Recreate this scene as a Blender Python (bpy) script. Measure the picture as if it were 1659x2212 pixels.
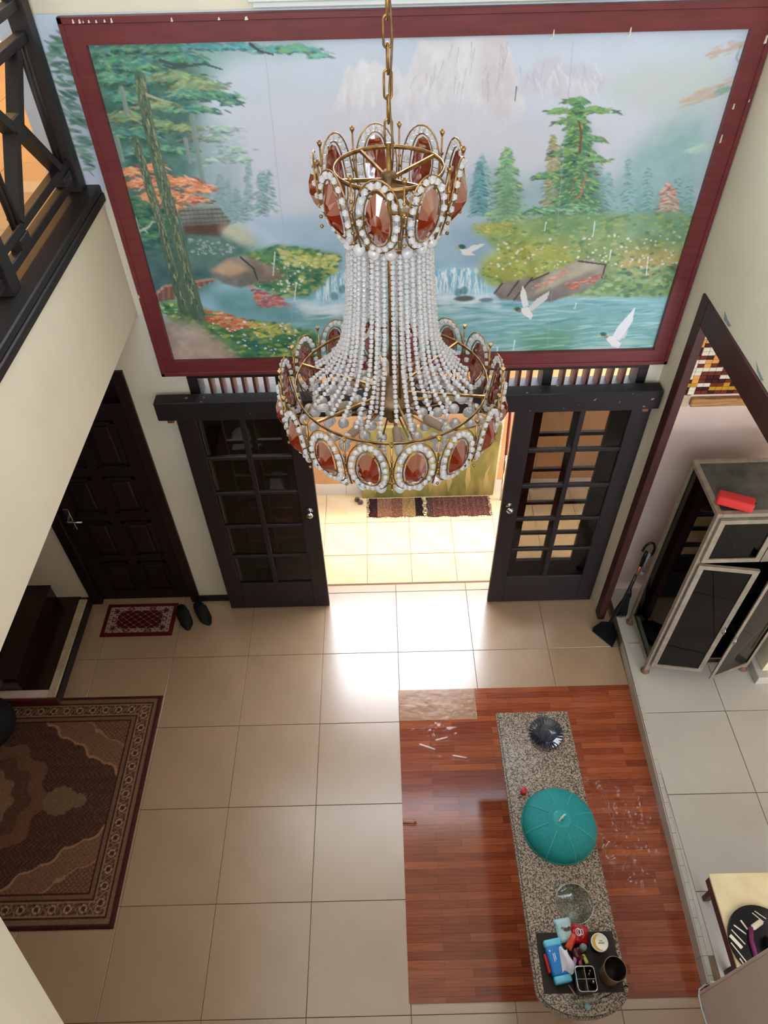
import bpy, bmesh, math, random
import numpy as np
from mathutils import Vector, Matrix

random.seed(7)
for o in list(bpy.data.objects):
    bpy.data.objects.remove(o)
SC = bpy.context.scene
COL = SC.collection
PI = math.pi

# ------------------------------------------------------------------ camera
CAM_H = 4.938
FPX, PITCH, YAW, ROLL = 1544.86, 0.816512, -0.000168, 0.024812
CX, CY = 829.5, 1106.0
_f = np.array([math.sin(YAW) * math.cos(PITCH), math.cos(YAW) * math.cos(PITCH), -math.sin(PITCH)])
_r0 = np.array([math.cos(YAW), -math.sin(YAW), 0.0])
_d0 = np.cross(_f, _r0)
_r = _r0 * math.cos(ROLL) + _d0 * math.sin(ROLL)
_d = -_r0 * math.sin(ROLL) + _d0 * math.cos(ROLL)
cam = bpy.data.cameras.new('camera')
cam.sensor_fit = 'HORIZONTAL'
cam.sensor_width = 36.0
cam.lens = FPX / 1659.0 * 36.0
cam.clip_start = 0.05
camo = bpy.data.objects.new('camera', cam)
COL.objects.link(camo)
M = Matrix.Identity(4)
for i in range(3):
    M[i][0] = _r[i]
    M[i][1] = -_d[i]
    M[i][2] = -_f[i]
M[2][3] = CAM_H
camo.matrix_world = M
SC.camera = camo


def ray(x, y):
    return _f + _r * (x - CX) / FPX + _d * (y - CY) / FPX


def on_z(x, y, z=0.0):
    v = ray(x, y)
    t = (z - CAM_H) / v[2]
    return (v[0] * t, v[1] * t, z)


def on_y(x, y, Y):
    v = ray(x, y)
    t = Y / v[1]
    return (v[0] * t, Y, CAM_H + v[2] * t)


# ------------------------------------------------------------------ light
world = bpy.data.worlds.new('world')
SC.world = world
world.use_nodes = True
bg = world.node_tree.nodes['Background']
bg.inputs[0].default_value = (0.84, 0.905, 1.0, 1)
bg.inputs[1].default_value = 7.0


def light(name, kind, loc, energy, color=(1, 1, 1), rot=(0, 0, 0), size=None, size_y=None, **kw):
    l = bpy.data.lights.new(name, kind)
    l.energy = energy
    l.color = color
    if kind == 'AREA':
        l.shape = 'RECTANGLE'
        l.size = size
        l.size_y = size_y
    elif kind == 'POINT':
        l.shadow_soft_size = size or 0.05
    elif kind == 'SUN':
        l.angle = size
    o = bpy.data.objects.new(name, l)
    o.location = loc
    o.rotation_euler = rot
    COL.objects.link(o)
    return o


# hazy sun standing high over the terrace
light('sun', 'SUN', (0, 8, 12), 5.0, (1.0, 0.80, 0.54), rot=(math.radians(-10), math.radians(-2), 0), size=math.radians(9))
# sky portals in the two high windows and the entrance
for nm, loc, rot, sx, sy in (('portal_high_window', (0.60, 3.74, 4.95), (-PI / 2, 0, 0), 2.04, 1.3),
                             ('portal_added_window', (-0.935, 3.74, 5.01), (-PI / 2, 0, 0), 0.93, 1.18),
                             ('portal_rear_window', (-0.42, -2.95, 5.5), (PI / 2, 0, 0), 4.1, 2.4),
                             ('portal_entrance', (0.2, 3.74, 1.1), (-PI / 2, 0, 0), 2.7, 2.2)):
    p = light(nm, 'AREA', loc, 1.0, rot=rot, size=sx, size_y=sy)
    p.data.cycles.is_portal = True

vs = SC.view_settings
vs.view_transform = 'Standard'
vs.look = 'None'
vs.gamma = 1.0
vs.use_curve_mapping = False
vs.exposure = 0.58


# ------------------------------------------------------------------ materials
def lin(c):
    c = np.asarray(c, float) / 255.0
    return np.where(c <= 0.04045, c / 12.92, ((c + 0.055) / 1.055) ** 2.4)


def rgba(c):
    l = lin(c)
    return (float(l[0]), float(l[1]), float(l[2]), 1.0)


def mat(name, col, rough=0.5, metal=0.0, var=None, vscale=8.0, bump=0.0, bscale=60.0, trans=0.0, spec=0.5,
        stretch=(1, 1, 1), coat=0.0, vlo=0.35, vhi=0.65, ior=1.45, detail=4.0, coat_ior=1.5, coat_rough=0.06):
    m = bpy.data.materials.new(name)
    m.use_nodes = True
    nt = m.node_tree
    b = nt.nodes['Principled BSDF']
    b.inputs['Base Color'].default_value = rgba(col)
    b.inputs['Roughness'].default_value = rough
    b.inputs['Metallic'].default_value = metal
    b.inputs['Specular IOR Level'].default_value = spec
    b.inputs['Transmission Weight'].default_value = trans
    b.inputs['IOR'].default_value = ior
    b.inputs['Coat Weight'].default_value = coat
    b.inputs['Coat Roughness'].default_value = coat_rough
    b.inputs['Coat IOR'].default_value = coat_ior
    if var is not None or bump:
        tc = nt.nodes.new('ShaderNodeTexCoord')
        mp = nt.nodes.new('ShaderNodeMapping')
        mp.inputs['Scale'].default_value = stretch
        nt.links.new(tc.outputs['Object'], mp.inputs['Vector'])
    if var is not None:
        n = nt.nodes.new('ShaderNodeTexNoise')
        n.inputs['Scale'].default_value = vscale
        n.inputs['Detail'].default_value = detail
        nt.links.new(mp.outputs['Vector'], n.inputs['Vector'])
        r = nt.nodes.new('ShaderNodeValToRGB')
        r.color_ramp.elements[0].position = vlo
        r.color_ramp.elements[1].position = vhi
        r.color_ramp.elements[0].color = rgba(col)
        r.color_ramp.elements[1].color = rgba(var)
        nt.links.new(n.outputs['Fac'], r.inputs['Fac'])
        nt.links.new(r.outputs['Color'], b.inputs['Base Color'])
    if bump:
        n2 = nt.nodes.new('ShaderNodeTexNoise')
        n2.inputs['Scale'].default_value = bscale
        n2.inputs['Detail'].default_value = 3
        nt.links.new(mp.outputs['Vector'], n2.inputs['Vector'])
        bp = nt.nodes.new('ShaderNodeBump')
        bp.inputs['Strength'].default_value = bump
        bp.inputs['Distance'].default_value = 0.01
        nt.links.new(n2.outputs['Fac'], bp.inputs['Height'])
        nt.links.new(bp.outputs['Normal'], b.inputs['Normal'])
    return m


def vcol_mat(name, rough=0.6, spec=0.4, bump=0.0, bscale=300.0, coat=0.0):
    m = mat(name, (200, 200, 200), rough=rough, spec=spec, bump=bump, bscale=bscale, coat=coat)
    nt = m.node_tree
    a = nt.nodes.new('ShaderNodeAttribute')
    a.attribute_name = 'paint'
    nt.links.new(a.outputs['Color'], nt.nodes['Principled BSDF'].inputs['Base Color'])
    return m


def pane_mat(name, tint, gloss=1.0):
    m = bpy.data.materials.new(name)
    m.use_nodes = True
    nt = m.node_tree
    nt.nodes.remove(nt.nodes['Principled BSDF'])
    out = nt.nodes['Material Output']
    t = nt.nodes.new('ShaderNodeBsdfTransparent')
    t.inputs[0].default_value = (*tint, 1)
    g = nt.nodes.new('ShaderNodeBsdfGlossy')
    g.inputs['Roughness'].default_value = 0.03
    lw = nt.nodes.new('ShaderNodeLayerWeight')
    lw.inputs[0].default_value = 0.5
    pw = nt.nodes.new('ShaderNodeMath')
    pw.operation = 'POWER'
    pw.inputs[1].default_value = 5.0
    nt.links.new(lw.outputs['Facing'], pw.inputs[0])
    fr = nt.nodes.new('ShaderNodeMath')
    fr.operation = 'MULTIPLY_ADD'
    fr.inputs[1].default_value = 0.96
    fr.inputs[2].default_value = 0.04 * gloss
    nt.links.new(pw.outputs[0], fr.inputs[0])
    mx = nt.nodes.new('ShaderNodeMixShader')
    nt.links.new(fr.outputs[0], mx.inputs[0])
    nt.links.new(t.outputs[0], mx.inputs[1])
    nt.links.new(g.outputs[0], mx.inputs[2])
    nt.links.new(mx.outputs[0], out.inputs[0])
    return m


MT = {}
MT['cream'] = mat('cream_plaster', (233, 222, 199), 0.7, var=(226, 214, 190), vscale=2.0, bump=0.03, bscale=90)
MT['white'] = mat('white_plaster', (236, 238, 236), 0.6, var=(228, 231, 228), vscale=3.0)
MT['pink'] = mat('pink_plaster', (232, 208, 194), 0.65, var=(222, 196, 180), vscale=3.0, bump=0.04, bscale=60)
MT['grout'] = mat('grout', (120, 100, 78), 0.85)
MT['tile'] = mat('cream_tile', (186, 153, 121), 0.30, var=(178, 146, 114), vscale=2.5, spec=0.8, coat=1.0, coat_ior=2.0, coat_rough=0.25)
MT['ktile'] = mat('pale_tile', (196, 190, 178), 0.14, var=(188, 181, 168), vscale=2.0)
MT['ttile'] = mat('terrace_tile', (214, 190, 156), 0.25, var=(204, 178, 142), vscale=6.0)
MT['utile'] = mat('upper_tile', (226, 196, 156), 0.2, var=(216, 184, 142), vscale=3.0)
MT['skirt'] = mat('terrace_skirting', (232, 222, 218), 0.4)
MT['twall'] = mat('terrace_wall', (220, 172, 126), 0.7, var=(210, 160, 114), vscale=4)
MT['maroon'] = mat('maroon_paint', (116, 48, 50), 0.38, var=(104, 42, 44), vscale=6, stretch=(1, 1, 6), bump=0.05, bscale=80)
MT['maroon2'] = mat('dark_maroon_paint', (72, 34, 29), 0.5, var=(58, 27, 24), vscale=8, bump=0.05)
MT['black'] = mat('black_wood_paint', (28, 22, 22), 0.5, var=(38, 31, 30), vscale=10, stretch=(1, 8, 8), bump=0.06, bscale=70)
MT['doorwood'] = mat('dark_door_wood', (36, 28, 30), 0.5, var=(29, 22, 24), vscale=14, stretch=(6, 6, 1), bump=0.04)
MT['brownwood'] = mat('dark_brown_door', (32, 17, 16), 0.5, var=(24, 12, 12), vscale=12, stretch=(6, 6, 1), bump=0.05)
MT['beam'] = mat('chipped_black_beam', (26, 20, 20), 0.6, var=(150, 130, 115), vscale=26, vlo=0.68, vhi=0.72, bump=0.06)
MT['slat'] = mat('slat_wood', (96, 52, 40), 0.5, var=(84, 44, 34), vscale=9)
MT['glass'] = pane_mat('dark_door_glass', (0.44, 0.42, 0.39))
MT['clearpane'] = pane_mat('window_glass', (0.92, 0.95, 0.97))
MT['chrome'] = mat('chrome', (200, 200, 200), 0.18, 1.0)
MT['alu'] = mat('aluminium', (158, 146, 128), 0.42, 0.3, var=(140, 128, 110), vscale=20)
MT['darkglass'] = pane_mat('cabinet_dark_glass', (0.06, 0.065, 0.06))
MT['greyglass'] = pane_mat('cabinet_door_glass', (0.14, 0.15, 0.14))
MT['topglass'] = mat('dusty_top_glass', (92, 92, 80), 0.3, var=(62, 64, 56), vscale=9)
MT['blackint'] = mat('cabinet_dark_inside', (26, 27, 25), 0.7)
MT['gold'] = mat('aged_brass', (178, 138, 82), 0.34, 0.85, var=(120, 88, 52), vscale=40)
MT['dullgold'] = mat('dull_brass', (140, 108, 76), 0.5, 0.5, var=(104, 78, 54), vscale=40)
MT['crystal'] = mat('crystal', (236, 231, 230), 0.07, trans=0.55, ior=1.55, spec=0.7)
MT['amber'] = mat('amber_crystal', (150, 44, 10), 0.05, trans=0.45, ior=1.55, spec=1.0, coat=1.0, coat_ior=2.3)
MT['red'] = mat('red_plastic', (196, 30, 32), 0.35)
MT['redfab'] = mat('red_speaker_fabric', (206, 48, 44), 0.75, bump=0.15, bscale=500)
MT['teal'] = mat('teal_mesh', (24, 156, 154), 0.5, var=(14, 130, 132), vscale=160, bump=0.35, bscale=420)
MT['tealrib'] = mat('pale_teal_rib', (70, 180, 178), 0.5)
MT['creamplastic'] = mat('cream_plastic', (226, 216, 190), 0.4)
MT['blackplastic'] = mat('black_plastic', (22, 22, 24), 0.35)
MT['blackrubber'] = mat('black_rubber', (26, 27, 26), 0.75, bump=0.1, bscale=150)
MT['copper'] = mat('copper_pipe', (190, 120, 80), 0.3, 0.8)
MT['ledge'] = mat('raw_wood_ledge', (190, 142, 84), 0.55, var=(150, 100, 56), vscale=10, stretch=(1, 4, 14), bump=0.08)


# ------------------------------------------------------------------ mesh helpers
class MB:
    def __init__(self):
        self.v = []
        self.f = []
        self.sm = []

    def add(self, vs_, fs, smooth=False):
        n = len(self.v)
        self.v += [tuple(map(float, p)) for p in vs_]
        self.f += [tuple(i + n for i in q) for q in fs]
        self.sm += [smooth] * len(fs)
        return self

    def box(self, a, b, rz=0.0, piv=None, M4=None):
        x0, y0, z0 = a
        x1, y1, z1 = b
        p = [(x0, y0, z0), (x1, y0, z0), (x1, y1, z0), (x0, y1, z0), (x0, y0, z1), (x1, y0, z1), (x1, y1, z1), (x0, y1, z1)]
        if rz:
            cx, cy = piv if piv else ((x0 + x1) / 2, (y0 + y1) / 2)
            c, s = math.cos(rz), math.sin(rz)
            p = [(cx + (x - cx) * c - (y - cy) * s, cy + (x - cx) * s + (y - cy) * c, z) for x, y, z in p]
        if M4 is not None:
            p = [tuple(M4 @ Vector(q)) for q in p]
        return self.add(p, [(0, 3, 2, 1), (4, 5, 6, 7), (0, 1, 5, 4), (1, 2, 6, 5), (2, 3, 7, 6), (3, 0, 4, 7)])

    def cbox(self, a, b, c=0.004, rz=0.0, piv=None):
        """box with chamfered edges"""
        bm = bmesh.new()
        bmesh.ops.create_cube(bm, size=1.0)
        s = [b[i] - a[i] for i in range(3)]
        m = [(a[i] + b[i]) / 2 for i in range(3)]
        for v in bm.verts:
            v.co = Vector((v.co.x * s[0] + m[0], v.co.y * s[1] + m[1], v.co.z * s[2] + m[2]))
        bmesh.ops.bevel(bm, geom=bm.edges[:], offset=c, segments=1, affect='EDGES')
        bm.verts.index_update()
        vs_ = [v.co.copy() for v in bm.verts]
        if rz:
            cx, cy = piv if piv else (m[0], m[1])
            co, si = math.cos(rz), math.sin(rz)
            vs_ = [(cx + (v[0] - cx) * co - (v[1] - cy) * si, cy + (v[0] - cx) * si + (v[1] - cy) * co, v[2]) for v in vs_]
        fs = [[v.index for v in f.verts] for f in bm.faces]
        bm.free()
        return self.add(vs_, fs)

    def rbox(self, a, b, r=0.01, seg=3, rz=0.0, piv=None):
        bm = bmesh.new()
        bmesh.ops.create_cube(bm, size=1.0)
        s = [b[i] - a[i] for i in range(3)]
        m = [(a[i] + b[i]) / 2 for i in range(3)]
        for v in bm.verts:
            v.co = Vector((v.co.x * s[0] + m[0], v.co.y * s[1] + m[1], v.co.z * s[2] + m[2]))
        bmesh.ops.bevel(bm, geom=bm.edges[:], offset=r, segments=seg, affect='EDGES', profile=0.5)
        bm.verts.index_update()
        vs_ = [v.co.copy() for v in bm.verts]
        if rz:
            cx, cy = piv if piv else (m[0], m[1])
            co, si = math.cos(rz), math.sin(rz)
            vs_ = [(cx + (v[0] - cx) * co - (v[1] - cy) * si, cy + (v[0] - cx) * si + (v[1] - cy) * co, v[2]) for v in vs_]
        fs = [[v.index for v in f.verts] for f in bm.faces]
        bm.free()
        return self.add(vs_, fs, True)

    def prism(self, poly, z0, z1):
        n = len(poly)
        vs_ = [(x, y, z0) for x, y in poly] + [(x, y, z1) for x, y in poly]
        fs = [tuple(range(n - 1, -1, -1)), tuple(range(n, 2 * n))]
        fs += [(i, (i + 1) % n, n + (i + 1) % n, n + i) for i in range(n)]
        return self.add(vs_, fs)

    def prism_xz(self, poly, y0, y1):
        n = len(poly)
        vs_ = [(x, y0, z) for x, z in poly] + [(x, y1, z) for x, z in poly]
        fs = [tuple(range(n)), tuple(range(2 * n - 1, n - 1, -1))]
        fs += [(i, n + i, n + (i + 1) % n, (i + 1) % n) for i in range(n)]
        return self.add(vs_, fs)

    def tube(self, pts, r, n=8, closed=False, cap=True, smooth=True):
        pts = [Vector(p) for p in pts]
        m = len(pts)
        rr = r if hasattr(r, '__len__') else [r] * m
        vs_ = []
        prev = None
        for i, p in enumerate(pts):
            if closed:
                t = pts[(i + 1) % m] - pts[i - 1]
            else:
                t = pts[min(i + 1, m - 1)] - pts[max(i - 1, 0)]
            t.normalize()
            if prev is None:
                a = Vector((0, 0, 1)) if abs(t.z) < 0.9 else Vector((1, 0, 0))
                u = t.cross(a).normalized()
            else:
                u = (prev - t * prev.dot(t))
                u = u.normalized() if u.length > 1e-6 else t.orthogonal().normalized()
            prev = u
            w = t.cross(u)
            for k in range(n):
                an = 2 * PI * k / n
                vs_.append(p + (u * math.cos(an) + w * math.sin(an)) * rr[i])
        fs = []
        rng = m if closed else m - 1
        for i in range(rng):
            j = (i + 1) % m
            for k in range(n):
                k2 = (k + 1) % n
                fs.append((i * n + k, i * n + k2, j * n + k2, j * n + k))
        if cap and not closed:
            fs.append(tuple(range(n - 1, -1, -1)))
            fs.append(tuple((m - 1) * n + k for k in range(n)))
        return self.add(vs_, fs, smooth)

    def bar(self, p0, p1, w, h, up=(0, 0, 1)):
        """rectangular bar between two points"""
        p0, p1 = Vector(p0), Vector(p1)
        t = (p1 - p0).normalized()
        s = t.cross(Vector(up))
        s = s.normalized() if s.length > 1e-5 else Vector((1, 0, 0))
        q = s.cross(t)
        vs_ = []
        for p in (p0, p1):
            for a, b in ((-1, -1), (1, -1), (1, 1), (-1, 1)):
                vs_.append(p + s * a * w / 2 + q * b * h / 2)
        return self.add(vs_, [(0, 1, 2, 3), (7, 6, 5, 4), (0, 4, 5, 1), (1, 5, 6, 2), (2, 6, 7, 3), (3, 7, 4, 0)])

    def lathe(self, prof, c=(0, 0, 0), n=24, smooth=True, wob=None, axis_rot=None, sx=1.0, sy=1.0, cap=True):
        vs_ = []
        for j, (r, z) in enumerate(prof):
            for k in range(n):
                a = 2 * PI * k / n
                q = r * (wob(a, j) if wob else 1.0)
                p = Vector((q * math.cos(a) * sx, q * math.sin(a) * sy, z))
                if axis_rot is not None:
                    p = axis_rot @ p
                vs_.append(p + Vector(c))
        fs = []
        for j in range(len(prof) - 1):
            for k in range(n):
                k2 = (k + 1) % n
                fs.append((j * n + k, j * n + k2, (j + 1) * n + k2, (j + 1) * n + k))
        if cap and prof[0][0] > 1e-6:
            fs.append(tuple(range(n - 1, -1, -1)))
        if cap and prof[-1][0] > 1e-6:
            fs.append(tuple((len(prof) - 1) * n + k for k in range(n)))
        return self.add(vs_, fs, smooth)

    def ball(self, c, r, n=8, m=6, sz=1.0, smooth=True):
        prof = [(max(r * math.sin(PI * j / m), 1e-7), -r * sz * math.cos(PI * j / m)) for j in range(m + 1)]
        return self.lathe(prof, c, n, smooth)

    def bead(self, c, r, ax=None):
        """faceted crystal bead"""
        c = Vector(c)
        vs_ = [c + Vector((0, 0, r)), c - Vector((0, 0, r))]
        for z, q in ((0.45, 0.87), (-0.45, 0.87)):
            for k in range(6):
                a = 2 * PI * (k + (0.5 if z < 0 else 0)) / 6
                vs_.append(c + Vector((math.cos(a) * q * r, math.sin(a) * q * r, z * r)))
        fs = []
        for k in range(6):
            k2 = (k + 1) % 6
            fs += [(0, 2 + k, 2 + k2), (1, 8 + k2, 8 + k), (2 + k, 8 + k, 2 + k2), (2 + k2, 8 + k, 8 + k2)]
        return self.add(vs_, fs)

    def mesh(self, name, m):
        me = bpy.data.meshes.new(name)
        me.from_pydata(self.v, [], self.f)
        me.polygons.foreach_set('use_smooth', self.sm)
        if m is not None:
            me.materials.append(m if not isinstance(m, str) else MT[m])
        me.update()
        return me

    def obj(self, name, m, parent=None):
        return link(name, self.mesh(name, m), parent)


def wloc(o):
    v = Vector((0, 0, 0))
    while o is not None:
        v = v + o.location
        o = o.parent
    return v


def link(name, me, parent=None, loc=None):
    """loc given in world space; meshes are written in world space unless loc is given"""
    o = bpy.data.objects.new(name, me)
    COL.objects.link(o)
    o.parent = parent
    base = Vector(loc) if loc is not None else Vector((0, 0, 0))
    o.location = base - wloc(parent) if parent is not None else base
    return o


def tag(o, label, cat, group=None, kind=None):
    o['label'] = label
    o['category'] = cat
    if group:
        o['group'] = group
    if kind:
        o['kind'] = kind
    return o


def thing(name, label, cat, loc, group=None, kind=None):
    e = bpy.data.objects.new(name, None)
    e.empty_display_size = 0.1
    e.location = loc
    COL.objects.link(e)
    return tag(e, label, cat, group, kind)


def B(a, b):
    return MB().box(a, b)


def paint_mesh(name, co, nx, ny, colors, m, keep=None):
    """grid of nx*ny vertices (row major) with a colour per vertex"""
    idx = np.arange(nx * ny).reshape(ny, nx)
    q = np.stack([idx[:-1, :-1], idx[:-1, 1:], idx[1:, 1:], idx[1:, :-1]], -1).reshape(-1, 4)
    if keep is not None:
        q = q[keep.reshape(-1)]
    me = bpy.data.meshes.new(name)
    me.vertices.add(nx * ny)
    me.vertices.foreach_set('co', np.asarray(co, np.float32).reshape(-1))
    n = len(q)
    me.loops.add(n * 4)
    me.loops.foreach_set('vertex_index', q.reshape(-1).astype(np.int32))
    me.polygons.add(n)
    me.polygons.foreach_set('loop_start', np.arange(0, n * 4, 4, dtype=np.int32))
    me.polygons.foreach_set('loop_total', np.full(n, 4, dtype=np.int32))
    me.polygons.foreach_set('use_smooth', np.ones(n, dtype=bool))
    me.update(calc_edges=True)
    at = me.attributes.new('paint', 'FLOAT_COLOR', 'POINT')
    c = np.ones((nx * ny, 4), np.float32)
    c[:, :3] = lin(np.clip(colors.reshape(-1, 3), 0, 255))
    at.data.foreach_set('color', c.reshape(-1))
    me.materials.append(m)
    return me

# ------------------------------------------------------------------ structure
YW = 3.66          # room face of the wall with the mural
XR = 1.75          # right wall
XF = -1.385        # face of the upper floor edge
ZC = 6.9

# ---- floors with single tiles
def tile_mesh(name, sx, sy, h, m, c=0.0015):
    return MB().cbox((0, 0, -h), (sx, sy, 0), c).mesh(name, m)


def struct(name, mb, m, label, cat):
    return tag(mb.obj(name, m), label, cat, kind='structure')


floor = struct('floor', B((-4.3, -3.0, -0.20), (1.87, 3.80, -0.004)), 'grout', 'glossy cream tiled floor of the hall', 'floor')
TX0, TY0, TS = 0.0842, 3.0987, 0.60
tm = tile_mesh('floor_tile', TS - 0.003, TS - 0.003, 0.0035, MT['tile'])
for i in range(-7, 3):
    for j in range(-6, 1):
        if i == 2:
            continue
        link('tile', tm, floor, (TX0 + i * TS + 0.0015, TY0 + j * TS + 0.0015, 0))
cut = tile_mesh('floor_tile_cut', XR + 0.095 - (TX0 + 2 * TS) - 0.003, TS - 0.003, 0.0035, MT['tile'])
for j in range(-6, 1):
    link('tile', cut, floor, (TX0 + 2 * TS + 0.0015, TY0 + j * TS + 0.0015, 0))
th = tile_mesh('threshold_tile', TS - 0.003, 0.075, 0.0035, MT['tile'])
for i in range(-3, 3):
    link('tile', th, floor, (TX0 + i * TS + 0.0015, TY0 + TS + 0.003, 0))

# terrace
ZT = -0.02
terr = struct('floor_terrace', B((-4.3, 3.80, -0.30), (4.5, 9.0, ZT - 0.004)), 'grout', 'sunlit cream tiled terrace floor outside the open doors', 'floor')
tt = tile_mesh('terrace_tile', 0.393 - 0.004, 0.393 - 0.004, 0.0035, MT['ttile'])
for i in range(-5, 6):
    for j in range(0, 3):
        link('tile', tt, terr, (-0.160 + 0.393 * i, 3.805 - 0.062 + 0.393 * j + 0.003 + (0.062 if j < 0 else 0), ZT)) if j > 0 else link(
            'tile', tile_mesh('terrace_tile_cut', 0.389, 0.328, 0.0035, MT['ttile']) if i == -5 else bpy.data.meshes['terrace_tile_cut'], terr,
            (-0.160 + 0.393 * i, 3.804, ZT))
tw = struct('wall_terrace', B((-4.3, 4.92, ZT - 0.05), (4.5, 5.05, 1.85)), 'twall', 'low peach wall closing off the terrace', 'wall')
for i in range(-4, 6):
    MB().cbox((-0.36 + 0.6 * i, 4.905, ZT), (0.237 + 0.6 * i, 4.92, 0.125), 0.002).obj('skirting_tile', 'skirt', tw)
    MB().cbox((-0.36 + 0.6 * i, 4.908, 0.128), (0.237 + 0.6 * i, 4.92, 0.52), 0.002).obj('wall_tile', 'twall', tw)

# ---- wall with the mural
wb = MB()
wb.box((-4.3, YW, 0), (-2.50, YW + 0.14, 3.45))
wb.box((-2.50, YW, 2.37), (-1.58, YW + 0.14, 3.45))
wb.box((-1.58, YW, 0), (-1.20, YW + 0.14, 3.45))
wb.box((-1.62, YW, 3.45), (-1.40, YW + 0.14, ZC))
wb.box((-1.40, YW, 3.45), (-0.47, YW + 0.14, 4.42))
wb.box((-1.40, YW, 5.60), (-0.47, YW + 0.14, ZC))
wb.box((-0.47, YW, 3.45), (-0.42, YW + 0.14, ZC))
wb.box((-1.20, YW, 2.335), (1.66, YW + 0.14, 3.45))
wb.box((-0.42, YW, 3.45), (1.62, YW + 0.14, 4.30))
wb.box((-0.42, YW, 5.60), (1.62, YW + 0.14, ZC))
wb.box((1.62, YW, 3.45), (1.87, YW + 0.14, ZC))
wb.box((1.66, YW, 0), (1.87, YW + 0.14, 3.45))
struct('wall_back', wb, 'cream', 'cream plaster wall carrying the framed landscape mural', 'wall')

# window above the mural
w1 = thing('window_1', 'white high window right above the mural frame', 'window', (0.6, YW, 4.3), kind='structure')
c1 = MB()
c1.box((-0.50, YW - 0.03, 4.205), (1.70, YW, 4.30))
c1.box((-0.50, YW - 0.03, 4.30), (-0.42, YW, 5.66))
c1.box((1.62, YW - 0.03, 4.30), (1.70, YW, 5.66))
c1.box((-0.42, YW - 0.03, 5.60), (1.62, YW, 5.66))
c1.obj('casing', 'white', w1)
MB().cbox((-0.52, YW - 0.05, 4.225), (1.72, YW - 0.03, 4.25), 0.004).obj('sill', 'white', w1)
for k in range(4):
    MB().box((-0.42 + 0.68 * k - 0.02, YW + 0.04, 4.30), (-0.42 + 0.68 * k + 0.02, YW + 0.08, 5.60)).obj('mullion', 'white', w1)
for k in range(3):
    MB().box((-0.40 + 0.68 * k, YW + 0.055, 4.30), (0.24 + 0.68 * k, YW + 0.06, 5.60)).obj('pane', 'clearpane', w1)

w4 = thing('window_4', 'white high window added beside the mural one for the floor sheen', 'window', (-0.98, YW, 4.42), kind='structure')  # unseen window added so the sky sheen reaches the left floor tiles
for a, b in (((-1.44, YW - 0.02, 4.37), (-0.50, YW, 4.42)), ((-1.44, YW - 0.02, 5.60), (-0.50, YW, 5.65)), ((-1.44, YW - 0.02, 4.42), (-1.40, YW, 5.60)), ((-0.51, YW - 0.02, 4.42), (-0.50, YW, 5.60))):
    MB().box(a, b).obj('casing', 'white', w4)
MB().box((-1.0, YW + 0.04, 4.42), (-0.96, YW + 0.08, 5.60)).obj('mullion', 'white', w4)
for a, b in ((-1.40, -1.0), (-0.96, -0.47)):
    MB().box((a, YW + 0.055, 4.42), (b, YW + 0.06, 5.60)).obj('pane', 'clearpane', w4)

# right wall with the wide opening to the kitchen
wr = MB()
wr.box((XR, 3.44, 0), (XR + 0.04, YW, 2.92))
wr.box((XR, 0.755 - 3.555, 0), (XR + 0.12, 0.755, 2.92))
wr.box((XR, -3.0, 2.92), (XR + 0.12, YW, ZC))
struct('wall_right', wr, 'cream', 'cream plaster wall above the opening to the kitchen', 'wall')
t1 = thing('trim_1', 'dark maroon timber trim around the kitchen opening', 'trim', (XR, 3.4, 0), kind='structure')
MB().cbox((XR - 0.012, 3.362, 0), (XR + 0.042, 3.45, 2.92), 0.004).obj('jamb', 'maroon2', t1)
MB().cbox((XR - 0.012, 0.70, 2.765), (XR + 0.132, 3.362, 2.92), 0.004).obj('header', 'maroon2', t1)
MB().cbox((XR - 0.006, 0.755, 0.0), (XR + 0.126, 0.775, 2.765), 0.004).obj('jamb', 'pink', t1)
# pink skin of the near wall end
struct('wall_kitchen_end', B((XR - 0.006, -3.0, 0.012), (XR, 0.755, 2.92)), 'pink', 'pink-beige end of the wall beside the vinyl sheet', 'wall')
struct('wall_kitchen', B((1.791, 3.60, 0), (5.0, 3.658, 3.0)), 'pink', 'pink-beige kitchen wall behind the glass cabinet', 'wall')
struct('wall_kitchen_side', B((4.6, -3.0, 0), (4.72, 3.6, 3.0)), 'pink', 'far side wall of the kitchen', 'wall')
struct('ceiling_kitchen', B((1.87, -3.0, 2.93), (4.7, 3.6, 3.05)), 'white', 'white kitchen ceiling', 'ceiling')
# vertical corner bead
MB().tube([(XR - 0.004, YW - 0.012, 0), (XR - 0.004, YW - 0.012, 2.0)], 0.008).obj('trim_3', 'white')
tag(bpy.data.objects['trim_3'], 'thin pale corner bead beside the right door leaf', 'trim', kind='structure')

# raised kitchen floor
ZK = 0.10
fk = struct('floor_kitchen', MB().prism([(1.868, 3.6), (1.79, 0.76), (1.88, 0.755), (1.88, -3.0), (4.6, -3.0), (4.6, 3.6)], -0.05, ZK - 0.004), 'grout',
            'raised pale tiled kitchen floor', 'floor')
kt = tile_mesh('kitchen_tile', 0.592, 0.592, 0.0035, MT['ktile'])
for i in range(0, 4):
    for j in range(-3, 2):
        link('tile', kt, fk, (1.858 + 0.596 * i + 0.002, 2.472 + 0.597 * j + 0.002, ZK))


def step_x(y):
    return 1.868 - (3.15 - y) * 0.0335


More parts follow.
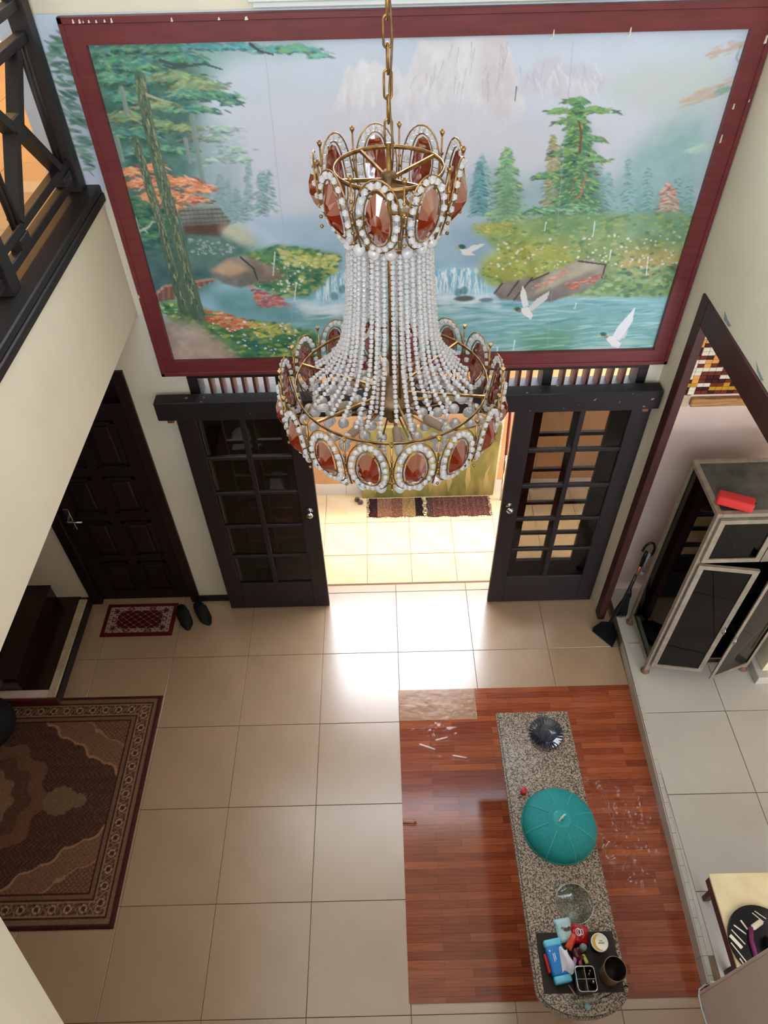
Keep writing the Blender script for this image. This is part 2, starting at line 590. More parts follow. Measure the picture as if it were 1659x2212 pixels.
y = 3.30
k = 0
while y > 0.80:
    L = 0.0985
    a, b = step_x(y), step_x(y - L)
    m = MB().prism([(a - 0.003, y - 0.001), (b - 0.003, y - L + 0.001), (b + 0.026, y - L + 0.001), (a + 0.026, y - 0.001)], ZK - 0.004, ZK + 0.0015)
    m.obj('nosing_tile', 'ktile', fk)
    if k % 6 == 0:
        y2 = max(y - 6 * L, 0.80)
        MB().prism([(step_x(y) - 0.012, y - 0.001), (step_x(y2) - 0.012, y2 + 0.001), (step_x(y2) + 0.004, y2 + 0.001), (step_x(y) + 0.004, y - 0.001)], 0.0, ZK - 0.005).obj('riser_tile', 'ktile', fk)
    if b + 0.028 < 1.858 and k % 6 == 5:
        yt = y + 5 * L
        MB().prism([(step_x(yt) + 0.028, yt - 0.001), (b + 0.028, y - L + 0.001), (1.857, y - L + 0.001), (1.857, yt - 0.001)], ZK - 0.004, ZK).obj('edge_tile', 'ktile', fk)
    y -= L
    k += 1

# ---- upper floor slab with its diagonal corner
poly = [(XF, YW), (XF, 0.856), (0.37, -0.90), (XR, -0.90), (XR, -3.0), (-4.3, -3.0), (-4.3, 6.5), (-1.62, 6.5), (-1.62, YW)]
slab = struct('floor_upper', MB().prism(poly[::-1], 2.755, 3.445), 'cream', 'cream edge of the upper floor along the open hall', 'floor')
ut = tile_mesh('upper_tile', 0.396, 0.396, 0.004, MT['utile'])
for i in range(0, 6):
    for j in range(0, 13):
        link('tile', ut, slab, (-1.98 - 0.4 * i + 0.002, 1.25 + 0.4 * j + 0.002, 3.449))
struct('wall_upper', MB().box((-1.62, YW + 0.14, 3.45), (-1.56, 6.5, 5.2)).box((-4.3, 6.5, 3.45), (-1.56, 6.6, 5.2)).box((-4.3, YW + 0.14, 5.2), (-1.56, 6.6, 5.3)).box((-4.3, YW, 5.2), (-1.62, YW + 0.14, ZC)), 'cream', 'cream wall of the upstairs landing', 'wall')
struct('wall_left', B((-4.42, -3.0, 0), (-4.3, 6.6, ZC)), 'cream', 'cream side wall under the upper floor', 'wall')
struct('ceiling', B((-4.42, -3.1, ZC), (1.87, YW + 0.14, ZC + 0.1)), 'white', 'white ceiling high over the hall', 'ceiling')
wf = MB()
wf.box((-4.3, -3.12, 0), (XR, -3.0, 4.30))
wf.box((-4.3, -3.12, 6.70), (XR, -3.0, ZC))
wf.box((-4.3, -3.12, 4.30), (-2.5, -3.0, 6.70))
wf.box((1.65, -3.12, 4.30), (XR + 0.12, -3.0, 6.70))
struct('wall_front', wf, 'cream', 'cream wall behind the landing', 'wall')
w2 = thing('window_2', 'unseen wide window behind the open hall, sized to light the mural', 'window', (0.1, -3.0, 4.30), kind='structure')  # unseen window behind the camera, sized to brighten the mural
for k in range(4):
    MB().box((-2.52 + 1.383 * k, -3.09, 4.30), (-2.48 + 1.383 * k, -3.03, 6.70)).obj('mullion', 'white', w2)
for k in range(3):
    MB().box((-2.48 + 1.383 * k, -3.065, 4.30), (-1.137 + 1.383 * k, -3.06, 6.70)).obj('pane', 'clearpane', w2)
# unseen canopy slab, its reach set to hold sky light off the terrace
struct('ceiling_terrace', B((-1.5, YW + 0.14, 3.36), (2.6, 4.55, 3.45)), 'white', 'unseen thin canopy cutting the sky light over the terrace doors', 'canopy')
struct('sun_block', B((-1.48, YW + 0.14, 6.4), (2.2, 4.11, 6.5)), 'white', 'added overhang keeping the sun out of the high window', 'sun_block')  # unseen overhang added to keep direct sun out of the high window
struct('baseboard_back', B((-1.58, YW - 0.012, 0), (-1.2, YW, 0.07)), 'black', 'short black baseboard beside the left door leaf', 'baseboard')

# landing lamp
ll = thing('ceiling_lamp', 'warm ceiling lamp on the upstairs landing', 'lamp', (-2.7, 4.9, 5.2))
MB().lathe([(0.09, 5.2), (0.09, 5.17), (0.03, 5.16), (0.03, 5.10)], (-2.7, 4.9, 0), 20).obj('lamp_base', 'white', ll)
em = bpy.data.materials.new('lamp_glow')
em.use_nodes = True
em.node_tree.nodes['Principled BSDF'].inputs['Emission Color'].default_value = (1, 0.62, 0.28, 1)
em.node_tree.nodes['Principled BSDF'].inputs['Emission Strength'].default_value = 6
MB().ball((-2.7, 4.9, 5.05), 0.06, 14, 10).obj('bulb', em, ll)
light('landing_lamp_light', 'POINT', (-2.7, 4.9, 4.94), 26, (1, 0.55, 0.2), size=0.06)
# unseen slim tube added to brighten the kitchen
kl = thing('fill_tube', 'added slim white fill light under the kitchen ceiling', 'lamp', (3.9, 2.0, 2.93))
MB().box((3.85, 1.4, 2.90), (3.95, 2.6, 2.93)).obj('housing', 'white', kl)
em2 = bpy.data.materials.new('fill_tube_glow')
em2.use_nodes = True
em2.node_tree.nodes['Principled BSDF'].inputs['Emission Color'].default_value = (0.95, 0.97, 1, 1)
em2.node_tree.nodes['Principled BSDF'].inputs['Emission Strength'].default_value = 1.5
MB().tube([(3.9, 1.42, 2.885), (3.9, 2.58, 2.885)], 0.014, 10).obj('tube', em2, kl)
light('fill_tube_light', 'AREA', (3.9, 2.0, 2.86), 2.5, (0.95, 0.97, 1.0), size=0.1, size_y=1.15)

# ------------------------------------------------------------------ doors
def leaf(name, label, x0, x1, y, knob=None, glass='glass', z0=0.015, z1=2.10):
    e = thing(name, label, 'door', ((x0 + x1) / 2, y, 0), kind='structure')
    t = 0.036
    ya, yb = y, y + t
    sw = 0.125
    W = 'doorwood'
    MB().cbox((x0, ya, z0), (x0 + sw, yb, z1), 0.003).obj('stile', W, e)
    MB().cbox((x1 - sw, ya, z0), (x1, yb, z1), 0.003).obj('stile', W, e)
    MB().cbox((x0 + sw, ya, z0), (x1 - sw, yb, 0.345), 0.003).obj('bottom_rail', W, e)
    MB().cbox((x0 + sw, ya, 2.04), (x1 - sw, yb, z1), 0.003).obj('top_rail', W, e)
    zs = [0.345, 0.68, 1.025, 1.37, 1.705, 2.04]
    xm = (x0 + x1) / 2
    MB().cbox((xm - 0.018, ya + 0.003, 0.345), (xm + 0.018, yb - 0.003, 2.04), 0.004).obj('muntin', W, e)
    for z in zs[1:-1]:
        for a, b in ((x0 + sw, xm - 0.018), (xm + 0.018, x1 - sw)):
            MB().cbox((a, ya + 0.003, z - 0.015), (b, yb - 0.003, z + 0.015), 0.004).obj('muntin', W, e)
    for k in range(5):
        for a, b in ((x0 + sw, xm - 0.018), (xm + 0.018, x1 - sw)):
            MB().box((a, ya + 0.017, zs[k]), (b, ya + 0.021, zs[k + 1])).obj('pane', glass, e)
    if knob is not None:
        MB().lathe([(0.026, 0), (0.026, 0.006), (0.011, 0.010), (0.011, 0.030), (0.024, 0.042), (0.028, 0.055), (0.020, 0.068), (1e-6, 0.071)],
                   (knob, ya, 1.19), 18, axis_rot=Matrix.Rotation(PI / 2, 3, 'X')).obj('door_knob', 'chrome', e)
    return e


leaf('door_2', 'dark glazed sliding door leaf with round knob beside the cream wall strip', -1.305, -0.478, 3.556, -0.537)
leaf('door_3', 'dark glazed sliding door leaf with round knob beside the maroon jamb', 0.85, 1.715, 3.556, 0.906)
leaf('door_4', 'fixed dark glazed panel behind the sliding leaf on the shoe shelf side', -1.195, -0.56, 3.72, None, 'clearpane', z0=0.0, z1=2.14)
leaf('door_5', 'fixed dark glazed panel behind the sliding leaf on the kitchen side', 0.95, 1.655, 3.72, None, 'clearpane', z0=0.0, z1=2.14)
bm_ = thing('trim_2', 'thick chipped black timber beam over the sliding doors', 'beam', (0.17, 3.55, 2.08), kind='structure')
MB().cbox((-1.40, 3.505, 2.085), (1.735, 3.60, 2.225), 0.006).obj('beam_face', 'beam', bm_)
MB().cbox((-1.25, 3.60, 2.09), (1.70, YW, 2.16), 0.004).obj('beam_back', 'beam', bm_)
for x in (-1.33, 1.66):
    MB().cbox((x - 0.02, 3.52, 2.055), (x + 0.02, 3.55, 2.085), 0.003).obj('bracket', 'copper', bm_)
# transom with upright slats
tr = thing('window_3', 'transom of upright wooden slats between the beam and the mural frame', 'transom', (0.2, YW, 2.15), kind='structure')
MB().box((-1.20, YW - 0.01, 2.30), (1.66, YW + 0.12, 2.335)).obj('head_rail', 'black', tr)
MB().box((-1.20, YW - 0.01, 2.12), (1.66, YW + 0.12, 2.15)).obj('sill_rail', 'black', tr)
for a, b in ((-1.20, -1.135), (-0.655, -0.60), (0.17, 0.23), (1.01, 1.07), (1.60, 1.66)):
    MB().cbox((a, YW - 0.012, 2.15), (b, YW + 0.12, 2.30), 0.003).obj('post', 'black', tr)
for a, b in ((-1.135, -0.655), (-0.60, 0.17), (0.23, 1.01), (1.07, 1.60)):
    n = int(round((b - a) / 0.072))
    for k in range(1, n):
        x = a + (b - a) * k / n
        MB().box((x - 0.008, YW + 0.002, 2.15), (x + 0.008, YW + 0.10, 2.30)).obj('slat', 'slat', tr)

# side door in the left part of the wall
d1 = thing('door_1', 'dark brown panelled wooden door with lever handle behind the patterned doormat', 'door', (-2.03, YW, 0), kind='structure')
MB().cbox((-2.50, YW - 0.02, 0), (-2.415, YW + 0.10, 2.37), 0.004).obj('jamb', 'brownwood', d1)
MB().cbox((-1.655, YW - 0.02, 0), (-1.58, YW + 0.10, 2.37), 0.004).obj('jamb', 'brownwood', d1)
MB().cbox((-2.415, YW - 0.02, 2.31), (-1.655, YW + 0.10, 2.37), 0.004).obj('door_head', 'brownwood', d1)
MB().cbox((-2.415, YW - 0.01, 2.06), (-1.655, YW + 0.10, 2.12), 0.004).obj('transom_bar', 'brownwood', d1)
MB().box((-2.415, YW + 0.05, 2.12), (-1.655, YW + 0.07, 2.31)).obj('transom_panel', 'brownwood', d1)
lf = MB().box((-2.415, YW + 0.035, 0.005), (-1.655, YW + 0.07, 2.06)).obj('leaf', 'brownwood', d1)
rows = [(0.12, 0.50), (0.58, 0.98), (1.08, 1.44), (1.54, 1.95)]
for z0, z1 in rows:
    for xa, xb in ((-2.30, -2.075), (-1.995, -1.77)):
        m = MB()
        m.box((xa, YW + 0.022, z0), (xb, YW + 0.036, z0 + 0.02)).box((xa, YW + 0.022, z1 - 0.02), (xb, YW + 0.036, z1))
        m.box((xa, YW + 0.022, z0), (xa + 0.02, YW + 0.036, z1)).box((xb - 0.02, YW + 0.022, z0), (xb, YW + 0.036, z1))
        p = MB().cbox((xa + 0.045, YW + 0.018, z0 + 0.045), (xb - 0.045, YW + 0.04, z1 - 0.045), 0.010).obj('panel', 'brownwood', lf)
        m.obj('moulding', 'brownwood', lf)
hp = MB().cbox((-2.385, YW + 0.026, 0.90), (-2.345, YW + 0.036, 1.13), 0.003).obj('handle_plate', 'chrome', lf)
MB().tube([(-2.365, YW + 0.03, 1.04), (-2.365, YW - 0.02, 1.04), (-2.35, YW - 0.025, 1.04), (-2.25, YW - 0.025, 1.04)], 0.009).obj('lever', 'chrome', lf)

# ------------------------------------------------------------------ staircase foot at the left
MT['darktread'] = mat('dark_glossy_tread', (34, 22, 20), 0.18, var=(48, 28, 24), vscale=5, stretch=(1, 0.4, 1), spec=0.6)
MT['terrazzo'] = mat('cream_step_edge', (214, 198, 168), 0.35, var=(190, 168, 132), vscale=14)
st = thing('staircase', 'dark wood stair foot with cream stone rim beside the brown door', 'stairs', (-2.9, 3.2, 0), kind='structure')
MB().box((-2.515, 2.72, 0.0), (-2.50, YW, 0.085)).obj('riser', 'black', st)
MB().box((-4.3, 2.705, 0.0), (-2.50, 2.72, 0.085)).obj('riser', 'maroon', st)
MB().box((-4.3, 2.72, 0.0), (-2.515, YW, 0.080)).obj('step_core', 'black', st)
MB().cbox((-2.58, 2.72, 0.080), (-2.515, YW - 0.03, 0.097), 0.004).obj('step_rim', 'terrazzo', st)
MB().cbox((-3.2, 2.72, 0.080), (-2.58, 2.785, 0.097), 0.004).obj('step_rim', 'pink', st)
MB().box((-3.2, 2.785, 0.080), (-2.58, YW, 0.092)).obj('tread', 'darktread', st)
MB().box((-4.3, 2.785, 0.092), (-2.78, YW, 0.245)).obj('riser', 'darktread', st)
MB().cbox((-4.3, 2.785, 0.245), (-2.77, YW, 0.265), 0.004).obj('tread', 'darktread', st)
MB().box((-4.3, 2.785, 0.265), (-3.08, YW, 0.42)).obj('riser', 'darktread', st)
MB().cbox((-4.3, 2.785, 0.42), (-3.07, YW, 0.44), 0.004).obj('tread', 'darktread', st)
MB().box((-4.3, 2.70, 0.097), (-2.95, 2.78, 0.62)).obj('stair_cheek', 'pink', st)

# bare plaster patches along the header trim
pp = mat('bare_plaster', (150, 150, 146), 0.85)
for pts in (((1566, 672), (1572, 690), (1580, 704), (1574, 706), (1564, 690)), ((1634, 780), (1640, 800), (1650, 822), (1644, 822), (1636, 802))):
    q = []
    for x, y_ in pts:
        v = ray(x, y_)
        t_ = XR / v[0]
        q.append((v[1] * t_, CAM_H + v[2] * t_))
    n_ = len(q)
    MB().add([(XR - 0.0015, a, b) for a, b in q] + [(XR + 0.001, a, b) for a, b in q],
             [tuple(range(n_)), tuple(range(2 * n_ - 1, n_ - 1, -1))] + [(i, n_ + i, n_ + (i + 1) % n_, (i + 1) % n_) for i in range(n_)]).obj('plaster_patch', pp, bpy.data.objects['wall_right'])
# ------------------------------------------------------------------ railing of the upper floor
rl = thing('stair_railing', 'black timber railing with crossed braces on the upper floor edge', 'railing', (-1.45, 3.0, 3.45))
MB().cbox((XF - 0.155, 0.86, 3.445), (XF + 0.012, YW - 0.002, 3.485), 0.006).obj('base_plank', 'black', rl)
MB().cbox((XF - 0.012, 0.86, 3.40), (XF + 0.018, YW - 0.002, 3.445), 0.006).obj('edge_strip', 'black', rl)
RX = -1.475
for y in (3.595, 2.62, 1.64):
    MB().cbox((RX - 0.04, y - 0.04, 3.485), (RX + 0.04, y + 0.04, 4.42), 0.004).obj('post', 'black', rl)
for ya, yb in ((2.66, 3.555), (1.68, 2.58)):
    for z in (3.545, 3.625, 4.14, 4.25):
        MB().cbox((RX - 0.022, ya, z - 0.02), (RX + 0.022, yb, z + 0.02), 0.003).obj('rail', 'black', rl)
    ym = (ya + yb) / 2 + 0.06
    MB().cbox((RX - 0.028, ym - 0.045, 3.855), (RX + 0.028, ym + 0.045, 3.955), 0.006).obj('cross_block', 'black', rl)
    for s in (-1, 1):
        MB().bar((RX, ym + s * 0.03, 3.90), (RX, ym + s * 0.275, 3.645), 0.04, 0.055, up=(1, 0, 0)).obj('brace', 'black', rl)
        MB().bar((RX, ym + s * 0.03, 3.91), (RX, ym + s * 0.255, 4.12), 0.04, 0.055, up=(1, 0, 0)).obj('brace', 'black', rl)
        for q in (0.29, 0.335):
            yy = ym + s * q
            MB().tube([(RX + 0.012, yy, 3.645), (RX + 0.012, yy, 4.12)], 0.011, 8).obj('rod', 'black', rl)
        MB().cbox((RX - 0.03, ym + s * 0.31 - 0.05, 3.56), (RX + 0.03, ym + s * 0.31 + 0.05, 3.605), 0.004).obj('spacer_block', 'black', rl)
MB().cbox((RX - 0.045, 0.9, 4.42), (RX + 0.045, YW - 0.01, 4.46), 0.008).obj('handrail', 'black', rl)

# ------------------------------------------------------------------ mural
MX0, MX1, MZ0, MZ1 = -1.61, 1.672, 2.40, 4.195
YM = YW - 0.012
CELL = 0.0045
NXm = int((MX1 - MX0) / CELL) + 1
NZm = int((MZ1 - MZ0) / CELL) + 1
rng = np.random.default_rng(5)
CV = np.zeros((NZm, NXm, 3))


def mp(x, y):
    p = on_y(x, y, YM)
    return ((p[0] - MX0) / CELL, (MZ1 - p[2]) / CELL)


def mpts(pts):
    return np.array([mp(*p) for p in pts])


def smooth_noise(h, w, sc, seed, octv=4):
    r = np.random.default_rng(seed)
    out = np.zeros((h, w))
    amp = 1.0
    for o in range(octv):
        gh, gw = int(h / sc) + 3, int(w / sc) + 3
        g = r.random((gh, gw))
        yy = np.arange(h) / sc
        xx = np.arange(w) / sc
        y0 = yy.astype(int)
        x0 = xx.astype(int)
        fy = (yy - y0)[:, None]
        fx = (xx - x0)[None, :]
        fy = fy * fy * (3 - 2 * fy)
        fx = fx * fx * (3 - 2 * fx)
        a = g[y0][:, x0] * (1 - fx) + g[y0][:, x0 + 1] * fx
        b = g[y0 + 1][:, x0] * (1 - fx) + g[y0 + 1][:, x0 + 1] * fx
        out += amp * (a * (1 - fy) + b * fy)
        amp *= 0.5
        sc = max(sc / 2, 1.5)
    return out / (2 - 0.5 ** (octv - 1))


def blur(a, k):
    for ax in (0, 1):
        for _ in range(2):
            c = np.cumsum(np.insert(np.pad(a, [(k, k) if i == ax else (0, 0) for i in (0, 1)], mode='edge'), 0, 0, axis=ax), axis=ax)
            n = a.shape[ax]
            a = (np.take(c, np.arange(2 * k + 1, 2 * k + 1 + n), axis=ax) - np.take(c, np.arange(0, n), axis=ax)) / (2 * k + 1)
    return a


def polymask(pts, soft=1, pad=None):
    pad = pad or soft * 3 + 2
    x0 = max(int(pts[:, 0].min()) - pad, 0)
    x1 = min(int(pts[:, 0].max()) + pad + 1, NXm)
    y0 = max(int(pts[:, 1].min()) - pad, 0)
    y1 = min(int(pts[:, 1].max()) + pad + 1, NZm)
    if x1 <= x0 or y1 <= y0:
        return None
    X, Y = np.meshgrid(np.arange(x0, x1), np.arange(y0, y1))
    ins = np.zeros(X.shape, bool)
    n = len(pts)
    for i in range(n):
        xa, ya = pts[i]
        xb, yb = pts[(i + 1) % n]
        if ya == yb:
            continue
        c = ((ya > Y) != (yb > Y)) & (X < (xb - xa) * (Y - ya) / (yb - ya) + xa)
        ins ^= c
    m = ins.astype(float)
    if soft:
        m = blur(m, soft)
    return m, slice(y0, y1), slice(x0, x1)


NZ1 = smooth_noise(NZm, NXm, 60, 1)
NZ2 = smooth_noise(NZm, NXm, 14, 2)
NZ3 = smooth_noise(NZm, NXm, 5, 3, 2)


def poly(pts, c0, c1=None, soft=1, alpha=1.0, tex=0.0, canvas=False):
    p = np.array(pts, float) if canvas else mpts(pts)
    r = polymask(p, soft)
    if r is None:
        return
    m, sy, sx = r
    m = (m * alpha)[..., None]
    c0 = np.array(c0, float)
    if c1 is not None:
        t = np.linspace(0, 1, m.shape[0])[:, None, None]
        col = c0 * (1 - t) + np.array(c1, float) * t
    else:
        col = np.ones(m.shape[:2] + (1,)) * c0
    if tex:
        col = col + (NZ2[sy, sx, None] - 0.5) * tex * 2
    CV[sy, sx] = CV[sy, sx] * (1 - m) + col * m


def dab(cx, cy, a, b, ang, col, alpha=0.9):
    """one brush dab, canvas units"""
    R = int(max(a, b) * 1.6) + 2
    x0, x1 = max(int(cx) - R, 0), min(int(cx) + R + 1, NXm)
    y0, y1 = max(int(cy) - R, 0), min(int(cy) + R + 1, NZm)
    if x1 <= x0 or y1 <= y0:
        return
    X = np.arange(x0, x1)[None, :] - cx
    Y = np.arange(y0, y1)[:, None] - cy
    c, s = math.cos(ang), math.sin(ang)
    u = (X * c + Y * s) / a
    v = (-X * s + Y * c) / b
    m = np.clip(1.6 - 1.2 * (u * u + v * v), 0, 1)[..., None] * alpha
    CV[y0:y1, x0:x1] = CV[y0:y1, x0:x1] * (1 - m) + np.array(col, float) * m


def scatter(pts, n, size, cols, ang=(0, 0.3), aspect=3.0, alpha=0.75, jit=14, shade=None):
    """dabs scattered inside a photo-space polygon; top ones lighter"""
    p = mpts(pts)
    x0, y0 = p.min(0)
    x1, y1 = p.max(0)
    k = 0
    tries = 0
    nn = len(p)
    items = []
    while k < n and tries < n * 30:
        tries += 1
        x = rng.uniform(x0, x1)
        y = rng.uniform(y0, y1)
        ins = False
        for i in range(nn):
            xa, ya = p[i]
            xb, yb = p[(i + 1) % nn]
            if (ya > y) != (yb > y) and x < (xb - xa) * (y - ya) / (yb - ya) + xa:
                ins = not ins
        if not ins:
            continue
        k += 1
        items.append((y, x))
    items.sort()
    for y, x in items:
        c = np.array(cols[rng.integers(len(cols))], float) + rng.normal(0, jit) * np.array([1, 1, 0.8])
        s = size * rng.uniform(0.6, 1.4)
        dab(x, y, s, max(s / aspect, 0.8), rng.normal(ang[0], ang[1]), c, alpha)


def stroke(pts, w0, w1, col, col2=None, alpha=1.0):
    p = mpts(pts)
    L = [0.0]
    for i in range(1, len(p)):
        L.append(L[-1] + float(np.hypot(*(p[i] - p[i - 1]))))
    n = max(int(L[-1] / 0.8), 2)
    for k in range(n + 1):
        d = L[-1] * k / n
        i = max(j for j in range(len(L)) if L[j] <= d + 1e-9)
        i = min(i, len(p) - 2)
        t = (d - L[i]) / max(L[i + 1] - L[i], 1e-9)
        q = p[i] * (1 - t) + p[i + 1] * t
        w = w0 + (w1 - w0) * k / n
        dab(q[0], q[1], w, w, 0, col, alpha)
        if col2 is not None:
            dab(q[0] + w * 0.45, q[1], w * 0.45, w * 0.7, 0, np.array(col2) + rng.normal(0, 10, 3), 0.6 * alpha)


# base gradient
keys = [(30, (204, 216, 230)), (150, (206, 214, 228)), (330, (210, 210, 222)), (450, (204, 208, 218)), (520, (182, 202, 220)), (600, (172, 206, 222)),
        (680, (152, 196, 212)), (790, (140, 188, 188))]
rows_y = np.array([mp(900, k[0])[1] for k in keys])
cols_k = np.array([k[1] for k in keys], float)
rr = np.arange(NZm)
base = np.stack([np.interp(rr, rows_y, cols_k[:, i]) for i in range(3)], -1)
CV[:] = base[:, None, :]
CV += ((NZ1 - 0.5) * 22)[..., None] * np.array([0.9, 0.8, 1.0])

# snow peaks
peak = [(700, 262), (722, 225), (735, 190), (752, 136), (764, 152), (782, 126), (797, 140), (812, 130), (838, 150), (855, 140), (872, 172), (888, 140), (905, 88), (1095, 78), (1108, 130), (1122, 185), (1140, 245), (1090, 285), (1010, 305), (900, 300), (800, 290), (740, 285)]
poly(peak, (232, 228, 232), (216, 214, 224), soft=1, tex=10)
def facet(x0, y0, x1, y1, x2, y2, c, al):
    poly([(x0, y0), (x1, y1), (x2, y2)], c, soft=1, alpha=al)
for k in range(150):
    x = rng.uniform(745, 1105)
    top = 92 if x > 900 else 150
    y_ = rng.uniform(top, 245)
    l = rng.uniform(25, 80)
    wd = rng.uniform(3, 11)
    sl = rng.uniform(-0.5, 0.15)
    c = [(244, 241, 242), (240, 236, 238), (214, 202, 206), (204, 202, 216), (222, 204, 202)][k % 5]
    facet(x, y_, x + sl * l, y_ + l, x + sl * l + wd, y_ + l * 0.8, c, 0.5)
poly([(1040, 85), (1092, 82), (1114, 160), (1108, 250), (1060, 258), (1036, 190)], (208, 190, 194), soft=4, alpha=0.4, tex=8)
for k in range(26):
    x = rng.uniform(895, 1100)
    y_ = rng.uniform(90, 200)
    stroke([(x, y_), (x - rng.uniform(0, 14), y_ + rng.uniform(20, 60))], 0.8, 0.5, (186, 178, 190), alpha=0.35)
poly([(690, 275), (800, 240), (900, 268), (1000, 250), (1150, 262), (1150, 330), (690, 330)], (214, 211, 222), soft=12, alpha=0.75)
# right hills
poly([(1105, 200), (1130, 165), (1165, 130), (1190, 122), (1205, 118), (1220, 140), (1245, 135), (1268, 138), (1300, 160), (1330, 158), (1300, 200), (1220, 212), (1150, 208)], (212, 208, 220), soft=2, alpha=0.9, tex=10)
for k in range(40):
    x = rng.uniform(1120, 1300)
    y_ = rng.uniform(135, 180)
    stroke([(x, y_), (x + rng.uniform(-8, 12), y_ + rng.uniform(15, 40))], 1.2, 0.6, (230, 224, 228) if k % 2 else (198, 196, 212), alpha=0.4)
poly([(1300, 205), (1340, 160), (1380, 142), (1450, 135), (1560, 120), (1590, 210), (1540, 260), (1400, 250)], (202, 208, 206), soft=7, alpha=0.75)
# drifting mist
for k in range(60):
    x, y_ = mp(rng.uniform(560, 1500), rng.uniform(235, 420))
    dab(x, y_, rng.uniform(20, 55), rng.uniform(5, 13), rng.normal(0, 0.15), (216, 212, 222), 0.22)

# far teal woods
def fir(x, ytop, ybot, w, cols, n, alpha=0.7, lean=0.0):
    """conifer: tiers of small drooping dabs, dark below and light above, ragged outline"""
    tiers = max(int((ybot - ytop) / 7.5), 4)
    for k in range(tiers):
        t = (k + 0.5) / tiers
        yy = ytop + (ybot - ytop) * t
        half = w * (0.16 + 0.84 * t ** 0.8) * rng.uniform(0.62, 1.12)
        m_ = int(half / 2.0) + 3
        for pas in (0, 1):
            for q_ in range(m_):
                u = rng.uniform(-1, 1)
                sx = x + lean * t + u * half
                sy = yy + abs(u) * 5 + rng.normal(0, 1.6) + (2.0 if pas == 0 else -1.2)
                q = mp(sx, sy)
                c = np.array(cols[rng.integers(len(cols))], float) + rng.normal(0, 7, 3)
                c = c * 0.80 if pas == 0 else c * 1.12 + 6
                dab(q[0], q[1], rng.uniform(2.0, 4.2), rng.uniform(0.8, 1.3), (0.35 if u > 0 else -0.35) + rng.normal(0, 0.15), c, alpha * rng.uniform(0.6, 1.0))


def spray(x, y, l, h, cols, n, droop=0.25, alpha=0.6):
    """a bough of needles fanning out from its root to both sides"""
    for pas in (0, 1):
        for k in range(n):
            u = rng.normal(0, 0.42)
            v = rng.normal(0, 0.42)
            q = mp(x + u * l, y + v * h + abs(u) * l * droop * 0.35 - (0 if pas == 0 else h * 0.25))
            c = np.array(cols[rng.integers(len(cols))], float) + rng.normal(0, 8, 3)
            c = c * 0.74 if pas == 0 else c * 1.14 + 8
            dab(q[0], q[1], rng.uniform(2.5, 6.0), rng.uniform(0.8, 1.4), droop * (1 if u > 0 else -0.6) + rng.normal(0, 0.2), c, alpha)


poly([(1330, 440), (1345, 350), (1400, 290), (1470, 250), (1545, 250), (1520, 400), (1470, 520), (1340, 500)], (140, 184, 180), soft=14, alpha=0.75, tex=14)
poly([(990, 470), (1005, 380), (1060, 350), (1130, 395), (1200, 360), (1330, 390), (1480, 430), (1470, 500), (1150, 500)], (128, 166, 168), soft=10, alpha=0.6, tex=14)
for k in range(16):
    fir(rng.uniform(1000, 1490), rng.uniform(330, 390), rng.uniform(440, 475), rng.uniform(12, 22), [(120, 160, 164), (138, 176, 176), (150, 180, 184)], 16, 0.4)
for k in range(10):
    fir(rng.uniform(430, 640), rng.uniform(340, 420), rng.uniform(455, 480), rng.uniform(12, 24), [(128, 160, 160), (150, 174, 176), (112, 148, 146)], 16, 0.4)
fir(1035, 345, 465, 24, [(92, 140, 150), (108, 154, 158), (76, 126, 134)], 26, 0.6)
fir(1095, 318, 478, 46, [(120, 160, 112), (170, 190, 128), (92, 140, 112), (140, 176, 140)], 70, 0.75)
fir(1195, 290, 470, 30, [(170, 150, 110), (150, 140, 96), (128, 140, 96)], 46, 0.6)
poly([(1240, 260), (1262, 265), (1290, 380), (1312, 470), (1190, 480), (1205, 400)], (74, 112, 84), soft=6, alpha=0.75, tex=26)
poly([(1090, 360), (1104, 360), (1132, 470), (1060, 476)], (116, 152, 120), soft=5, alpha=0.6, tex=20)
stroke([(1252, 250), (1246, 340), (1238, 440)], 1.6, 2.6, (150, 104, 84))
fir(1246, 212, 485, 62, [(72, 120, 74), (110, 150, 82), (52, 104, 78), (140, 168, 96), (60, 116, 96)], 150, 0.85)
for (x, y_, l, h) in ((1246, 218, 26, 6), (1215, 240, 34, 6), (1285, 238, 40, 6), (1240, 262, 40, 7), (1275, 300, 34, 6), (1215, 330, 30, 8), (1290, 345, 30, 6), (1180, 380, 30, 7)):
    spray(x, y_, l, h, [(96, 138, 84), (132, 160, 104), (78, 120, 90)], 46, alpha=0.7)
for k in range(30):
    spray(rng.uniform(1150, 1300), rng.uniform(455, 490), 24, 8, [(84, 130, 92), (150, 184, 150), (64, 112, 84)], 16, alpha=0.6)
stroke([(1265, 380), (1255, 420), (1244, 430)], 1.0, 1.2, (176, 116, 92))
stroke([(1250, 262), (1256, 288), (1252, 330)], 1.0, 1.4, (120, 84, 66))
# pale twigs entering on the right
for (xa, ya, xb, yb, c) in ((1530, 120, 1610, 92, (206, 180, 166)), (1500, 205, 1580, 178, (206, 182, 166)), (1548, 205, 1570, 190, (140, 176, 162)), (1490, 325, 1548, 312, (190, 214, 206)), (1480, 218, 1540, 205, (200, 178, 164))):
    for k in range(26):
        t = rng.random()
        q = mp(xa + (xb - xa) * t, ya + (yb - ya) * t + rng.normal(0, 5))
        dab(q[0], q[1], rng.uniform(4, 9), rng.uniform(0.9, 1.7), -0.3, np.array(c) + rng.normal(0, 8, 3), 0.55)
stroke([(1600, 100), (1590, 125), (1602, 145)], 0.8, 0.8, (150, 160, 160), alpha=0.6)
fir(1443, 395, 458, 36, [(206, 150, 134), (190, 128, 112), (220, 178, 160)], 40, 0.7)

